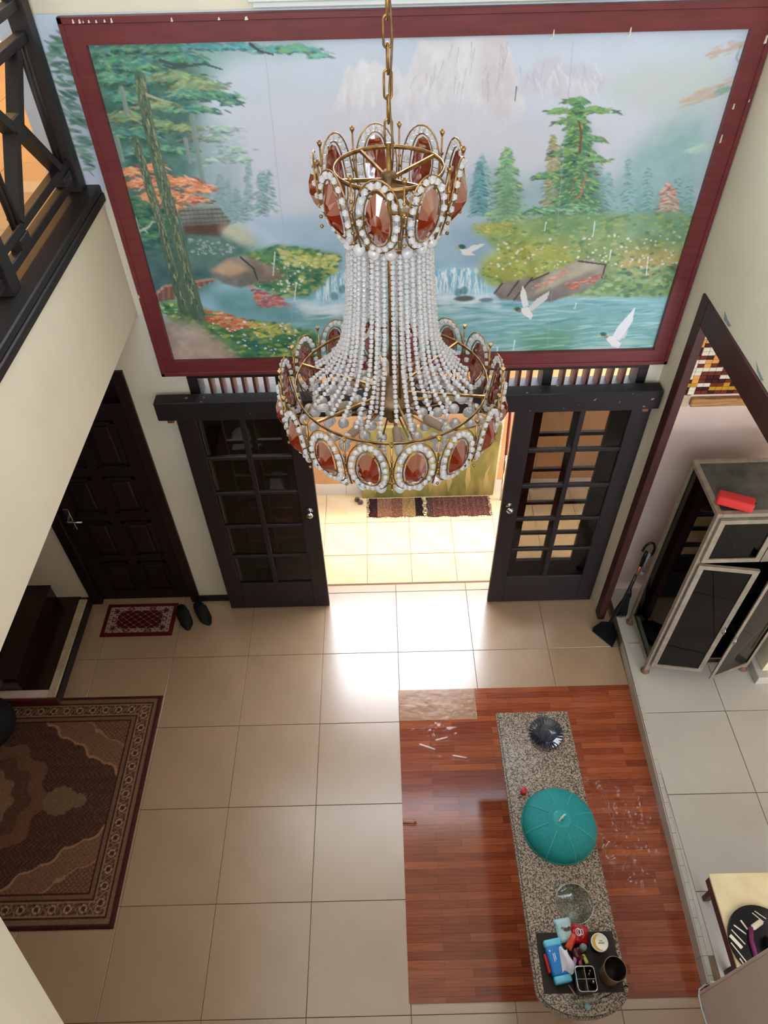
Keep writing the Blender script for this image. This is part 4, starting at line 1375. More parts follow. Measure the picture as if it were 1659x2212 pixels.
# strands of beads falling from the upper ring to the lower ring
zk = [4.035, 3.95, 3.85, 3.75, 3.68, 3.63, 3.59, 3.555, 3.53]
rk = [0.116, 0.120, 0.128, 0.140, 0.156, 0.180, 0.212, 0.254, 0.285]
zz_ = np.linspace(4.03, 3.532, 400)
rr_ = np.interp(-zz_, [-a for a in zk], rk)
seg = np.concatenate([[0], np.cumsum(np.hypot(np.diff(zz_), np.diff(rr_)))])
NS = 38
for k in range(NS):
    th = 2 * PI * (k + 0.2) / NS + random.uniform(-0.025, 0.025)
    f = random.uniform(0.90, 1.0)
    b = MB()
    d = 0.006 + random.uniform(0, 0.006)
    Lm = seg[-1] * f
    sag = random.uniform(0.9, 1.0)
    while d < Lm:
        z_ = np.interp(d, seg, zz_)
        r_ = np.interp(d, seg, rr_)
        r_ = 0.116 + (r_ - 0.116) * sag
        b.bead(cyl(r_, th, z_), 0.0078 * random.uniform(0.93, 1.07))
        d += 0.0150
    b.obj('bead_strand', 'crystal', ch)
# inner strands straight down around the stem
for k in range(8):
    th = 2 * PI * (k + 0.5) / 8
    b = MB()
    z_ = 4.02
    r0 = 0.085
    while z_ > 3.50:
        t = (4.02 - z_) / 0.52
        b.bead(cyl(r0 + 0.05 * t ** 3, th, z_), 0.0068)
        z_ -= 0.0150
    b.obj('bead_strand', 'crystal', ch)
# loose drops hanging inside the lower tier
for k in range(16):
    th = 2 * PI * (k + 0.7) / 16
    b = MB()
    r_ = 0.20 + 0.06 * (k % 2)
    for i in range(7):
        b.bead(cyl(r_, th, 3.52 - i * 0.0165), 0.0078)
    b.obj('drop_strand', 'crystal', ch)
# ------------------------------------------------------------------ patterned rug
MT['rug'] = vcol_mat('woven_rug', rough=0.95, spec=0.1, bump=0.35, bscale=260)
RX0, RX1, RY0, RY1 = -4.05, -1.728, 1.174, 2.762
cell = 0.006
nx, ny = int((RX1 - RX0) / cell) + 1, int((RY1 - RY0) / cell) + 1
xs = np.linspace(RX0, RX1, nx)
ys = np.linspace(RY0, RY1, ny)
X, Y = np.meshgrid(xs, ys)
dx = np.minimum(X - RX0, RX1 - X)
dy = np.minimum(Y - RY0, RY1 - Y)
D = np.minimum(dx, dy)
along = np.where(dx < dy, Y - RY0, X - RX0)
C = np.zeros((ny, nx, 3))
DK, BR, MID, LT = np.array([46, 20, 24.]), np.array([70, 48, 38.]), np.array([118, 92, 74.]), np.array([150, 124, 98.])
C[:] = (58, 38, 32)
weave = np.sin(X * 2 * PI / 0.034 + 2 * np.sin(Y * 60)) * np.sin(Y * 2 * PI / 0.026)
C += np.where(weave > 0.35, 20, -3)[..., None] * np.array([1, 0.85, 0.75])
# corner spandrels
for sx, sy in ((RX0, RY0), (RX0, RY1), (RX1, RY0), (RX1, RY1)):
    u = np.abs(X - sx) - 0.2
    v = np.abs(Y - sy) - 0.2
    e = u * 0.62 + v + 0.022 * np.abs(np.sin(u * 26)) + 0.015 * np.sin(v * 40)
    C[e < 0.42] = (106, 76, 60)
    w2 = np.sin(X * 190) * np.sin(Y * 190)
    C[(e < 0.42) & (w2 > 0.4)] = (90, 62, 50)
    C[(e > 0.405) & (e < 0.425)] = (140, 106, 82)
    C[(e < 0.23)] = (84, 54, 44)
    C[(e < 0.23) & (w2 > 0.3)] = (112, 82, 62)
    C[(e > 0.222) & (e < 0.236)] = (134, 100, 78)
# centre medallion with pendants
mx, my = (RX0 + RX1) / 2, (RY0 + RY1) / 2
ang = np.arctan2(Y - my, X - mx)
for ox, R, cc in ((0, 0.44, (92, 64, 52)), (0, 0.34, (70, 50, 42)), (0, 0.24, (112, 84, 64)), (0.60, 0.10, (100, 80, 62)), (-0.60, 0.10, (100, 80, 62)), (0.73, 0.05, (100, 80, 62)), (-0.73, 0.05, (100, 80, 62))):
    a2 = np.arctan2(Y - my, X - mx - ox)
    rad = np.hypot((X - mx - ox) / 1.12, Y - my)
    C[rad < R * (1 + 0.06 * np.cos(a2 * 12))] = cc
# borders
def ringband(a, b, col):
    m = (D >= a) & (D < b)
    C[m] = col
    return m


ringband(-1, 0.030, DK)
ringband(0.030, 0.058, MID * 0.86)
m = ringband(0.058, 0.068, DK)
band_m = ringband(0.068, 0.160, MID)
ringband(0.160, 0.172, DK)
ringband(0.172, 0.196, MID * 0.8)
ringband(0.196, 0.208, DK)
ph = along / 0.098
fr = (ph - np.floor(ph) - 0.5) * 0.098
q = D - 0.114
rad = np.hypot(fr, q)
an = np.arctan2(q, fr)
C[band_m & (rad < 0.036 * (1 + 0.12 * np.cos(6 * an)))] = BR
C[band_m & (rad < 0.026) & (rad > 0.017)] = LT
C[band_m & (rad < 0.009)] = DK
fr2 = (ph - np.floor(ph)) * 0.098
fr2 = np.minimum(fr2, 0.098 - fr2)
C[band_m & (np.hypot(fr2, q - 0.022) < 0.013)] = BR
C[band_m & (np.hypot(fr2, q + 0.022) < 0.013)] = BR
C[band_m & (np.abs(q - 0.03 * np.sin(along * 2 * PI / 0.098)) < 0.004)] = DK
C = C * 1.0 + np.array([28, 20, 13.]) + np.random.default_rng(2).normal(0, 6, (ny, nx, 1))
Z = np.full_like(X, 0.012)
edge = D < 0.008
Z[edge] = 0.004
rug = link('area_rug', paint_mesh('area_rug', np.stack([X, Y, Z], -1), nx, ny, C, MT['rug']))
tag(rug, 'large brown and maroon oriental rug with rosette border', 'rug')

# ------------------------------------------------------------------ doormat
x0, x1, y0, y1 = -2.36, -1.764, 3.308, 3.635
nx, ny = 180, 108
X, Y = np.meshgrid(np.linspace(x0, x1, nx), np.linspace(y0, y1, ny))
D = np.minimum(np.minimum(X - x0, x1 - X), np.minimum(Y - y0, y1 - Y))
C = np.zeros((ny, nx, 3))
C[:] = (92, 28, 30)
C[D > 0.036] = (172, 142, 130)
U, V = (X - (x0 + x1) / 2), (Y - (y0 + y1) / 2)
inner = (np.abs(U) < 0.185) & (np.abs(V) < 0.090) & (np.abs(U) + np.abs(V) < 0.245)
C[inner] = (80, 24, 26)
la = np.abs(((U + V * 1.35) / 0.072) % 1 - 0.5)
lb_ = np.abs(((U - V * 1.35) / 0.072) % 1 - 0.5)
C[inner & ((la < 0.045) | (lb_ < 0.045))] = (132, 92, 88)
C[inner & (la < 0.10) & (lb_ < 0.10)] = (176, 146, 140)
bd = (D > 0.036) & ~inner
C[bd & (np.sin(U * 120) * np.sin(V * 150 + 1) > 0.62)] = (110, 56, 54)
for sx in (-1, 1):
    for sy in (-1, 1):
        a = np.arctan2(V - sy * 0.085, U - sx * 0.205)
        r_ = np.hypot(V - sy * 0.085, U - sx * 0.205)
        C[bd & (r_ < 0.022 * (1 + 0.4 * np.cos(8 * a)))] = (84, 30, 34)
    r_ = np.hypot((U - sx * 0.21) , (V) / 1.2)
    C[bd & (r_ < 0.02) & (r_ > 0.012)] = (110, 56, 54)
    for sv in (-1, 1):
        r_ = np.hypot((U - sx * 0.09) / 1.6, V - sv * 0.108)
        C[bd & (r_ < 0.018) & (r_ > 0.008)] = (110, 56, 54)
dm = link('doormat', paint_mesh('doormat', np.stack([X, Y, np.where(D < 0.004, 0.002, 0.009)], -1), nx, ny, C, MT['rug']))
tag(dm, 'small maroon doormat with pale border and diamond lattice', 'doormat')


# ------------------------------------------------------------------ slippers
def slipper(cx, cy, rz, side, label):
    e = thing('slipper', label, 'shoe', (cx, cy, 0.0), 'pair of black slip-on shoes')
    n = 28
    out = []
    for k in range(n):
        a = 2 * PI * k / n
        y_ = 0.138 * math.sin(a)
        w = 0.045 + 0.008 * math.sin(a) - 0.006 * math.cos(2 * a)
        out.append((w * math.cos(a) * 1.15 + side * 0.006 * math.sin(a), y_))
    c, s = math.cos(rz), math.sin(rz)
    def W(p, z):
        return (cx + p[0] * c - p[1] * s, cy + p[0] * s + p[1] * c, z)
    sole = MB()
    vs_ = [W(p, 0.001) for p in out] + [W((p[0] * 1.03, p[1] * 1.02), 0.012) for p in out] + [W(p, 0.026) for p in out]
    fs = [tuple(range(n - 1, -1, -1)), tuple(2 * n + k for k in range(n))]
    for j in range(2):
        fs += [(j * n + k, j * n + (k + 1) % n, (j + 1) * n + (k + 1) % n, (j + 1) * n + k) for k in range(n)]
    sole.add(vs_, fs, True)
    sole.obj('sole', 'blackrubber', e)
    up = MB()
    rows_ = 7
    vs_ = []
    for j in range(rows_):
        t = j / (rows_ - 1)
        y_ = -0.128 + 0.165 * t
        hw = (0.050 + 0.004 * t) * math.sqrt(max(1 - ((0.45 - t) / 1.05 if t < 0.45 else 0) ** 2 * 4.2, 0.05))
        h = 0.028 + 0.034 * math.sin(min(t * 1.1 + 0.15, 1) * PI / 2)
        for k in range(9):
            a = PI * k / 8
            vs_.append(W((hw * math.cos(a), y_), 0.02 + (h - 0.02 + 0.018) * math.sin(a) ** 0.7 if 0 < k < 8 else 0.02))
    fs = []
    for j in range(rows_ - 1):
        for k in range(8):
            fs.append((j * 9 + k, j * 9 + k + 1, (j + 1) * 9 + k + 1, (j + 1) * 9 + k))
    up.add(vs_, fs, True)
    up.obj('upper', 'blackrubber', e)


slipper(-1.688, 3.478, math.radians(28), 1, 'black slip-on shoe touching the edge of the doormat')
slipper(-1.540, 3.515, math.radians(30), -1, 'black slip-on shoe next to the cream wall strip')

# ------------------------------------------------------------------ round black seat at the left
bb = MB()
bb.lathe([(0.02, 0.012), (0.17, 0.014), (0.205, 0.05), (0.215, 0.11), (0.20, 0.18), (0.155, 0.235), (0.09, 0.258), (0.0001, 0.262)], (-2.965, 2.50, 0), 32)
tag(bb.obj('floor_pouf', mat('black_pouf', (13, 18, 19), 0.8, bump=0.2, bscale=90)), 'round black pouf standing on the rug by the stair foot', 'pouf')

# ------------------------------------------------------------------ vinyl sheet
mv = bpy.data.materials.new('wood_print_vinyl')
mv.use_nodes = True
nt = mv.node_tree
b = nt.nodes['Principled BSDF']
tc = nt.nodes.new('ShaderNodeTexCoord')
mpn = nt.nodes.new('ShaderNodeMapping')
nt.links.new(tc.outputs['Object'], mpn.inputs['Vector'])
br = nt.nodes.new('ShaderNodeTexBrick')
br.inputs['Color1'].default_value = rgba((176, 96, 60))
br.inputs['Color2'].default_value = rgba((136, 64, 42))
br.inputs['Mortar'].default_value = rgba((92, 36, 24))
br.inputs['Scale'].default_value = 1.0
br.inputs['Mortar Size'].default_value = 0.0008
br.inputs['Brick Width'].default_value = 0.46
br.inputs['Row Height'].default_value = 0.046
br.offset = 0.37
br.offset_frequency = 2
nt.links.new(mpn.outputs['Vector'], br.inputs['Vector'])
mg = nt.nodes.new('ShaderNodeMapping')
mg.inputs['Scale'].default_value = (3, 70, 1)
nt.links.new(tc.outputs['Object'], mg.inputs['Vector'])
ng = nt.nodes.new('ShaderNodeTexNoise')
ng.inputs['Scale'].default_value = 1.6
ng.inputs['Detail'].default_value = 6
nt.links.new(mg.outputs['Vector'], ng.inputs['Vector'])
mx_ = nt.nodes.new('ShaderNodeMix')
mx_.data_type = 'RGBA'
mx_.blend_type = 'MULTIPLY'
mx_.inputs[0].default_value = 0.75
rp = nt.nodes.new('ShaderNodeValToRGB')
rp.color_ramp.elements[0].color = (0.62, 0.58, 0.55, 1)
rp.color_ramp.elements[0].position = 0.3
rp.color_ramp.elements[1].color = (1.25, 1.2, 1.15, 1)
rp.color_ramp.elements[1].position = 0.7
nt.links.new(ng.outputs['Fac'], rp.inputs['Fac'])
nt.links.new(br.outputs['Color'], mx_.inputs[6])
nt.links.new(rp.outputs['Color'], mx_.inputs[7])
nt.links.new(mx_.outputs[2], b.inputs['Base Color'])
b.inputs['Roughness'].default_value = 0.13
b.inputs['Specular IOR Level'].default_value = 0.55
VX0, VY0, VY1 = 0.074, 0.752, 2.757
nx, ny = 300, 340
U, V = np.meshgrid(np.linspace(0, 1, nx), np.linspace(0, 1, ny))
Yv = VY0 + (VY1 - VY0) * V
Xv = VX0 + (np.minimum(1.868 - (3.15 - Yv) * 0.0335, 1.87) - 0.016 - VX0) * U
Zv = np.full_like(Xv, 0.004)


def crease(x0, y0, x1, y1, w, h):
    global Zv
    t = np.clip(((Xv - x0) * (x1 - x0) + (Yv - y0) * (y1 - y0)) / ((x1 - x0) ** 2 + (y1 - y0) ** 2), 0, 1)
    d = np.hypot(Xv - x0 - t * (x1 - x0), Yv - y0 - t * (y1 - y0))
    Zv += h * np.exp(-(d / w) ** 2)


r2 = np.random.default_rng(11)
zn = smooth_noise(ny, nx, 14, 21, 3)
zn2 = smooth_noise(ny, nx, 7, 22, 2)
blobs = ((1.50, 1.78, 0.33, 0.022), (1.53, 1.45, 0.26, 0.020), (0.35, 2.38, 0.20, 0.006), (0.33, 2.66, 0.22, 0.006))
for bx, by, br_, bh in blobs:
    Zv += bh * (zn - 0.35) * np.exp(-(np.hypot(Xv - bx, Yv - by) / br_) ** 4)
    Zv += bh * 0.35 * (zn2 - 0.5) * np.exp(-(np.hypot(Xv - bx, Yv - by) / br_) ** 4)
for a in ((1.30, 1.66, 1.78, 1.68, 0.010, 0.007), (1.50, 1.68, 1.47, 1.95, 0.012, 0.008), (1.25, 1.48, 1.45, 1.62, 0.012, 0.008), (1.62, 1.70, 1.60, 1.86, 0.010, 0.006), (1.68, 1.70, 1.70, 1.90, 0.010, 0.006),
          (1.20, 1.32, 1.35, 1.24, 0.009, 0.009), (0.075, 1.77, 0.15, 1.765, 0.008, 0.010), (0.22, 2.31, 0.32, 2.27, 0.008, 0.003), (0.34, 2.34, 0.42, 2.36, 0.008, 0.003), (0.30, 2.42, 0.33, 2.32, 0.008, 0.003), (0.45, 2.22, 0.55, 2.20, 0.008, 0.003)):
    crease(*a)
Zv = np.maximum(Zv, 0.0035)
me = paint_mesh('vinyl_sheet', np.stack([Xv, Yv, Zv], -1), nx, ny, np.full((ny, nx, 3), 128.0), mv)
vin = link('vinyl_floor_sheet', me)
tag(vin, 'glossy red-brown wood-print vinyl sheet with wrinkles under the granite table', 'vinyl sheet')
# loose square offcut of clear plastic on the sheet corner
pc = MB()
pc.cbox((0.078, 2.50, 0.010), (0.655, 2.752, 0.012), 0.0005)
pm = mat('clear_film', (226, 196, 160), 0.12, trans=0.0, bump=0.6, bscale=26, spec=0.6)
pmn = pm.node_tree
pt = pmn.nodes.new('ShaderNodeBsdfTransparent')
pmx = pmn.nodes.new('ShaderNodeMixShader')
pmx.inputs[0].default_value = 0.22
pmn.links.new(pt.outputs[0], pmx.inputs[1])
pmn.links.new(pmn.nodes['Principled BSDF'].outputs[0], pmx.inputs[2])
pmn.links.new(pmx.outputs[0], pmn.nodes['Material Output'].inputs[0])
tag(pc.obj('plastic_film', pm), 'crinkled clear plastic film over the corner of the vinyl sheet', 'plastic film')

# ------------------------------------------------------------------ granite table
MT['granite'] = mat('brown_granite', (62, 50, 42), 0.22, var=(186, 164, 142), vscale=150, vlo=0.40, vhi=0.62, detail=3, spec=0.5)
tb = thing('granite_table', 'long narrow speckled granite table with one rounded end', 'table', (0.915, 1.4, 0.004))


def table_poly(off):
    p = [(0.690 - off, 2.163 + off), (0.700 - off, 0.69)]
    cx, cy = 0.920, 0.70
    for k in range(17):
        a = PI + PI * k / 16
        p.append((cx + (0.220 + off) * math.cos(a), cy + (0.125 + off) * math.sin(a) - 0.004))
    p += [(1.140 + off, 0.69), (1.124 + off, 2.163 + off)]
    return p


MB().prism(table_poly(0.0), 0.728, 0.75).obj('table_top', 'granite', tb)
MB().prism(table_poly(0.011), 0.70, 0.7275).obj('top_edge', 'granite', tb)
for yy in (1.80, 1.0):
    MB().cbox((0.85, yy - 0.2, 0.03), (0.98, yy + 0.2, 0.70), 0.01).obj('pedestal', 'granite', tb)
    MB().cbox((0.82, yy - 0.22, 0.006), (1.01, yy + 0.22, 0.03), 0.01).obj('pedestal_foot', 'granite', tb)
TZ = 0.7505

# dark ribbed plate
MT['darkplate'] = mat('dark_blue_glass_plate', (26, 28, 40), 0.12, var=(40, 42, 58), vscale=30, spec=0.7, coat=0.5)
pl = MB()
wobf = lambda a, j: 1 + (0.035 * math.cos(28 * a) if j >= 4 else (0.01 * math.cos(14 * a) if j == 3 else 0))
pl.lathe([(0.0001, 0.004), (0.035, 0.004), (0.062, 0.006), (0.070, 0.012), (0.100, 0.024), (0.104, 0.026), (0.104, 0.022), (0.070, 0.006), (0.05, 0.0), (0.0001, 0.0)], (0.966, 2.012, TZ), 112, wob=wobf)
tag(pl.obj('ribbed_plate', 'darkplate'), 'dark blue ribbed glass plate at the square end of the table', 'plate')
pl2 = MB()
for r_ in (0.018, 0.032, 0.046):
    pl2.tube([(0.966 + r_ * math.cos(a), 2.012 + r_ * math.sin(a), TZ + 0.0045) for a in np.linspace(0, 2 * PI, 40, endpoint=False)], 0.0014, 5, closed=True)
pl2.obj('ring_relief', 'darkplate', bpy.data.objects['ribbed_plate'])

# red bottle
rb = thing('red_bottle', 'tiny red capped bottle beside the teal food cover', 'bottle', (0.772, 1.65, TZ))
MB().lathe([(0.014, 0), (0.016, 0.004), (0.016, 0.022), (0.012, 0.028)], (0.772, 1.65, TZ), 20).obj('bottle_body', 'red', rb)
MB().lathe([(0.0165, 0.028), (0.0175, 0.03), (0.0175, 0.048), (0.016, 0.05), (0.0001, 0.05)], (0.772, 1.65, TZ), 20).obj('cap', 'red', rb)

# food cover
fc = thing('food_cover', 'teal mesh dome food cover with eight ribs and cream handle', 'food cover', (0.945, 1.462, TZ))
fcx, fcy, FR, FH = 0.945, 1.462, 0.207, 0.105


def dome_r(t):
    return FR * math.sin(t * PI / 2) ** 0.92


def dome_z(t):
    return FH * math.cos(t * PI / 2) ** 0.85 + 0.004


prof = [(max(dome_r(t), 1e-5), dome_z(t)) for t in np.linspace(1, 0, 15)]
MB().lathe(prof, (fcx, fcy, TZ), 48).obj('mesh_dome', 'teal', fc)
MB().tube([(fcx + FR * math.cos(a), fcy + FR * math.sin(a), TZ + 0.006) for a in np.linspace(0, 2 * PI, 48, endpoint=False)], 0.005, 6, closed=True).obj('rim', 'teal', fc)
for k in range(8):
    a = 2 * PI * k / 8 + 0.25
    pts = [(fcx + dome_r(t) * math.cos(a), fcy + dome_r(t) * math.sin(a), TZ + dome_z(t) + 0.0015) for t in np.linspace(0.22, 0.985, 12)]
    MB().tube(pts, 0.0022, 5).obj('rib', 'tealrib', fc)
MB().lathe([(0.0001, 0.007), (0.035, 0.006), (0.054, 0.001), (0.056, -0.005), (0.04, -0.006)], (fcx, fcy, TZ + FH), 32).obj('top_disc', mat('teal_plastic', (34, 158, 160), 0.4), fc)
pts = [(fcx + 0.026 * math.cos(a) * math.cos(0.7), fcy + 0.026 * math.cos(a) * math.sin(0.7), TZ + FH + 0.012 + 0.022 * math.sin(a)) for a in np.linspace(0, PI, 12)]
MB().tube(pts, 0.005, 8).obj('handle', 'creamplastic', fc)
MB().lathe([(0.0001, 0.016), (0.010, 0.015), (0.012, 0.009)], (fcx, fcy, TZ + FH), 16).obj('button', 'tealrib', fc)

# glass lid
MT['clearglass'] = pane_mat('clear_glass', (0.95, 0.97, 0.95))
gl = thing('glass_pot_cover', 'clear domed glass pot lid lying on the granite table', 'pot lid', (0.953, 1.062, TZ))
gp = [(0.094, 0.001), (0.100, 0.002), (0.101, 0.008), (0.095, 0.010), (0.070, 0.022), (0.03, 0.030), (0.014, 0.031), (0.0001, 0.031)]
MB().lathe(gp + [(0.0001, 0.027), (0.03, 0.026), (0.07, 0.018), (0.09, 0.006), (0.094, 0.001)], (0.953, 1.062, TZ), 48).obj('dome', 'clearglass', gl)
MB().lathe([(0.008, 0.031), (0.007, 0.037), (0.014, 0.044), (0.012, 0.050), (0.0001, 0.051)], (0.953, 1.062, TZ), 20).obj('knob', 'clearglass', gl)
tor = MB().tube([(0.953 + 0.098 * math.cos(a), 1.062 + 0.098 * math.sin(a), TZ + 0.006) for a in np.linspace(0, 2 * PI, 48, endpoint=False)], 0.003, 6, closed=True)
tor.obj('rim', pane_mat('glass_rim', (0.9, 0.93, 0.9), 8.0), gl)

# placemat
tag(MB().cbox((0.727, 0.665, TZ), (1.122, 0.93, TZ + 0.003), 0.001).obj('placemat', mat('dark_placemat', (46, 38, 34), 0.8, bump=0.3, bscale=400)), 'dark rectangular placemat on the rounded table end', 'placemat')
PZ = TZ + 0.0035

# tissue pack
MT['tissueblue'] = mat('blue_film', (20, 120, 196), 0.3, bump=0.15, bscale=40)
MT['tissuepale'] = mat('pale_blue_film', (110, 200, 226), 0.3, bump=0.2, bscale=40)
MT['paper'] = mat('white_tissue', (236, 228, 230), 0.85, bump=0.2, bscale=40)
tpx, tpy, tpa = 0.8105, 0.797, math.radians(9)
tp = thing('tissue_pack', 'blue soft pack of paper tissues with one tissue pulled out', 'tissue pack', (tpx, tpy, PZ))
MB().rbox((tpx - 0.046, tpy - 0.066, PZ), (tpx + 0.046, tpy + 0.066, PZ + 0.05), 0.012, 3, tpa).obj('pack', 'tissueblue', tp)
for s in (-1, 1):
    y_ = tpy + s * 0.079
    MB().rbox((tpx - 0.045, y_ - 0.018, PZ + 0.002), (tpx + 0.045, y_ + 0.018, PZ + 0.048), 0.010, 2, tpa, (tpx, tpy)).obj('pack_end', 'tissuepale', tp)
ts = MB()
n1, n2 = 12, 14
vs_ = []
for j in range(n2):
    for i in range(n1):
        u, v = i / (n1 - 1), j / (n2 - 1)
        x_ = tpx + 0.012 + 0.052 * u + 0.012 * math.sin(5 * v) * u
        y_ = tpy - 0.055 + 0.105 * v
        h = 0.052 + 0.030 * math.sin(PI * u) * math.sin(PI * v) ** 0.6 + 0.007 * math.sin(13 * u + 5 * v) * u
        vs_.append((x_, y_ + 0.01 * math.sin(6 * u), PZ + max(h, 0.0515)))
fs = [(j * n1 + i, j * n1 + i + 1, (j + 1) * n1 + i + 1, (j + 1) * n1 + i) for j in range(n2 - 1) for i in range(n1 - 1)]
ts.add(vs_, fs, True)
ts.obj('tissue', 'paper', tp)
MT['whiteprint'] = mat('white_print', (225, 235, 240), 0.5)
for i, (px, py, lx, ly) in enumerate(((-0.008, 0.018, 0.004, 0.030), (-0.016, 0.014, 0.004, 0.036), (-0.028, 0.046, 0.007, 0.008))):
    MB().box((tpx + px - lx / 2, tpy + py - ly / 2, PZ + 0.0495), (tpx + px + lx / 2, tpy + py + ly / 2, PZ + 0.0505), tpa, (tpx, tpy)).obj('printed_mark', 'whiteprint', tp)
# flat red box edge under the tissue pack
rbx = MB().rbox((0.752, 0.745, PZ), (0.766, 0.83, PZ + 0.03), 0.004, 2, tpa)
tag(rbx.obj('red_box', 'red'), 'narrow red box standing against the tissue pack', 'box')


def pouch(name, label, cx, cy, z0, w, l, h, rz, col, seed, cat='snack bag'):
    r = np.random.default_rng(seed)
    nz = smooth_noise(18, 18, 5, seed, 2)
    mb = MB()
    n = 16
    c, s = math.cos(rz), math.sin(rz)
    top, bot = [], []
    for j in range(n):
        for i in range(n):
            u, v = i / (n - 1) * 2 - 1, j / (n - 1) * 2 - 1
            f = max(1 - abs(u) ** 4, 0) ** 0.5 * max(1 - abs(v) ** 6, 0) ** 0.5
            x_, y_ = u * w / 2 * (1 + 0.10 * (nz[j, i] - 0.5)), v * l / 2
            zt = z0 + h * 0.25 + h * 0.75 * f * (0.65 + 0.7 * (nz[i, j] - 0.2))
            top.append((cx + x_ * c - y_ * s, cy + x_ * s + y_ * c, zt))
            bot.append((cx + x_ * c - y_ * s, cy + x_ * s + y_ * c, z0 + h * 0.25 * (1 - f)))
    q = [(j * n + i, j * n + i + 1, (j + 1) * n + i + 1, (j + 1) * n + i) for j in range(n - 1) for i in range(n - 1)]
    mb.add(top, q, True)
    mb.add(bot, [t[::-1] for t in q], True)
    m = col if isinstance(col, bpy.types.Material) else mat(name + '_film', col, 0.25, spec=0.6, bump=0.3, bscale=60)
    o = mb.obj(name, m)
    return tag(o, label, cat)


PI_ = pouch('snack_packet', 'pale blue crumpled snack packet with brown specks on the table', 0.876, 0.938, TZ, 0.085, 0.11, 0.03, 0.15, mat('pale_packet', (176, 206, 206), 0.3, var=(96, 50, 40), vscale=22, vlo=0.55, vhi=0.62, bump=0.3, bscale=50), 3, 'snack packet')
rp_ = pouch('red_pouch', 'glossy red snack pouch with white oval emblem on the placemat', 0.945, 0.912, PZ, 0.088, 0.085, 0.055, -0.25, (186, 20, 28), 5)
em_ = MB()
for dx_, rx_, ry_ in ((0, 0.013, 0.017), (0.004, 0.007, 0.013), (0.017, 0.006, 0.013)):
    em_.tube([(0.934 + dx_ + rx_ * math.cos(a), 0.915 + ry_ * math.sin(a), PZ + 0.062) for a in np.linspace(0, 2 * PI, 18, endpoint=False)], 0.0018, 5, closed=True)
em_.obj('oval_emblem', 'whiteprint', rp_)
pouch('orange_wrapper', 'orange and red candy wrapper beside the red pouch', 0.898, 0.882, PZ + 0.026, 0.035, 0.085, 0.02, -0.65, mat('orange_wrap', (226, 96, 20), 0.3, var=(200, 40, 24), vscale=30, bump=0.3, bscale=70), 6, 'wrapper')
pouch('maroon_wrapper', 'dark maroon sweet wrapper behind the cutlery caddy', 0.922, 0.822, PZ, 0.066, 0.075, 0.045, 0.2, (74, 20, 26), 7, 'wrapper')
pouch('pink_wrapper', 'small pink and teal sweet wrapper behind the cutlery caddy', 0.893, 0.787, PZ + 0.03, 0.018, 0.05, 0.014, -0.35, mat('pink_wrap', (214, 60, 136), 0.3, var=(60, 170, 190), vscale=24, bump=0.2), 8, 'wrapper')
pouch('green_wrapper', 'small yellow-green sweet wrapper behind the cutlery caddy', 0.949, 0.803, PZ + 0.03, 0.018, 0.045, 0.012, 0.35, (190, 196, 90), 9, 'wrapper')
pouch('crimson_wrapper', 'crimson sweet wrapper between the pink and green ones', 0.922, 0.786, PZ + 0.022, 0.024, 0.05, 0.016, -0.1, (130, 26, 40), 10, 'wrapper')
stn = MB()
stn.lathe([(0.012, 0), (0.018, 0.010), (0.018, 0.05), (0.014, 0.058), (0.0001, 0.060)], (0.946, 0.848, PZ + 0.012), 18)
tag(stn.obj('grey_jar', mat('grey_green_cap', (120, 132, 124), 0.5)), 'small grey-green capped jar amid the sweet wrappers', 'jar')

# tub with printed lid
tu = thing('paper_tub', 'round paper tub with white and gold lid', 'tub', (1.025, 0.862, PZ))
MB().lathe([(0.030, 0), (0.038, 0.078), (0.040, 0.08), (0.03, 0.08)], (1.025, 0.862, PZ), 28).obj('tub_body', mat('tub_side', (60, 52, 46), 0.6), tu)
MB().lathe([(0.0405, 0.074), (0.042, 0.076), (0.042, 0.086), (0.039, 0.088), (0.038, 0.0865), (0.0001, 0.0865)], (1.025, 0.862, PZ), 32).obj('lid', mat('lid_white', (236, 228, 206), 0.5), tu)
cr = MB()
vs_ = [(1.025 + 0.037 * math.cos(a), 0.862 + 0.037 * math.sin(a), PZ + 0.0873) for a in np.linspace(1.75, 4.9, 20)]
vs_ += [(1.025 + 0.008 + 0.030 * math.cos(a), 0.862 + 0.034 * math.sin(a), PZ + 0.0873) for a in np.linspace(4.75, 1.8, 20)]
cr.add(vs_, [tuple(range(len(vs_)))])
cr.obj('gold_crescent', mat('lid_gold', (206, 160, 60), 0.45), tu)
for dy_, l in ((0.006, 0.016), (-0.003, 0.030)):
    for k in range(int(l / 0.005)):
        MB().box((1.025 + 0.002 - l / 2 + 0.006 + k * 0.005, 0.862 + dy_ - 0.0025, PZ + 0.0868), (1.025 + 0.002 - l / 2 + 0.0094 + k * 0.005, 0.862 + dy_ + 0.002, PZ + 0.0875)).obj('printed_mark', 'blackplastic', tu)

# brown canister, open
cn = thing('open_canister', 'tall open beige canister with dark inside on the rounded table end', 'canister', (1.058, 0.735, PZ))
MT['canout'] = mat('beige_canister', (168, 142, 112), 0.5, var=(140, 112, 84), vscale=12)
MT['canin'] = mat('dark_canister_inside', (42, 28, 22), 0.6)
tilt = Matrix.Rotation(0.0, 3, 'X')
MB().lathe([(0.001, 0.001), (0.043, 0.001), (0.047, 0.01), (0.052, 0.150), (0.054, 0.153), (0.0515, 0.154)], (1.058, 0.735, PZ), 32, cap=False).obj('canister_wall', 'canout', cn)
MB().lathe([(0.0514, 0.153), (0.048, 0.12), (0.044, 0.012), (0.0001, 0.010)], (1.058, 0.735, PZ), 32, cap=False).obj('inner_lining', 'canin', cn)

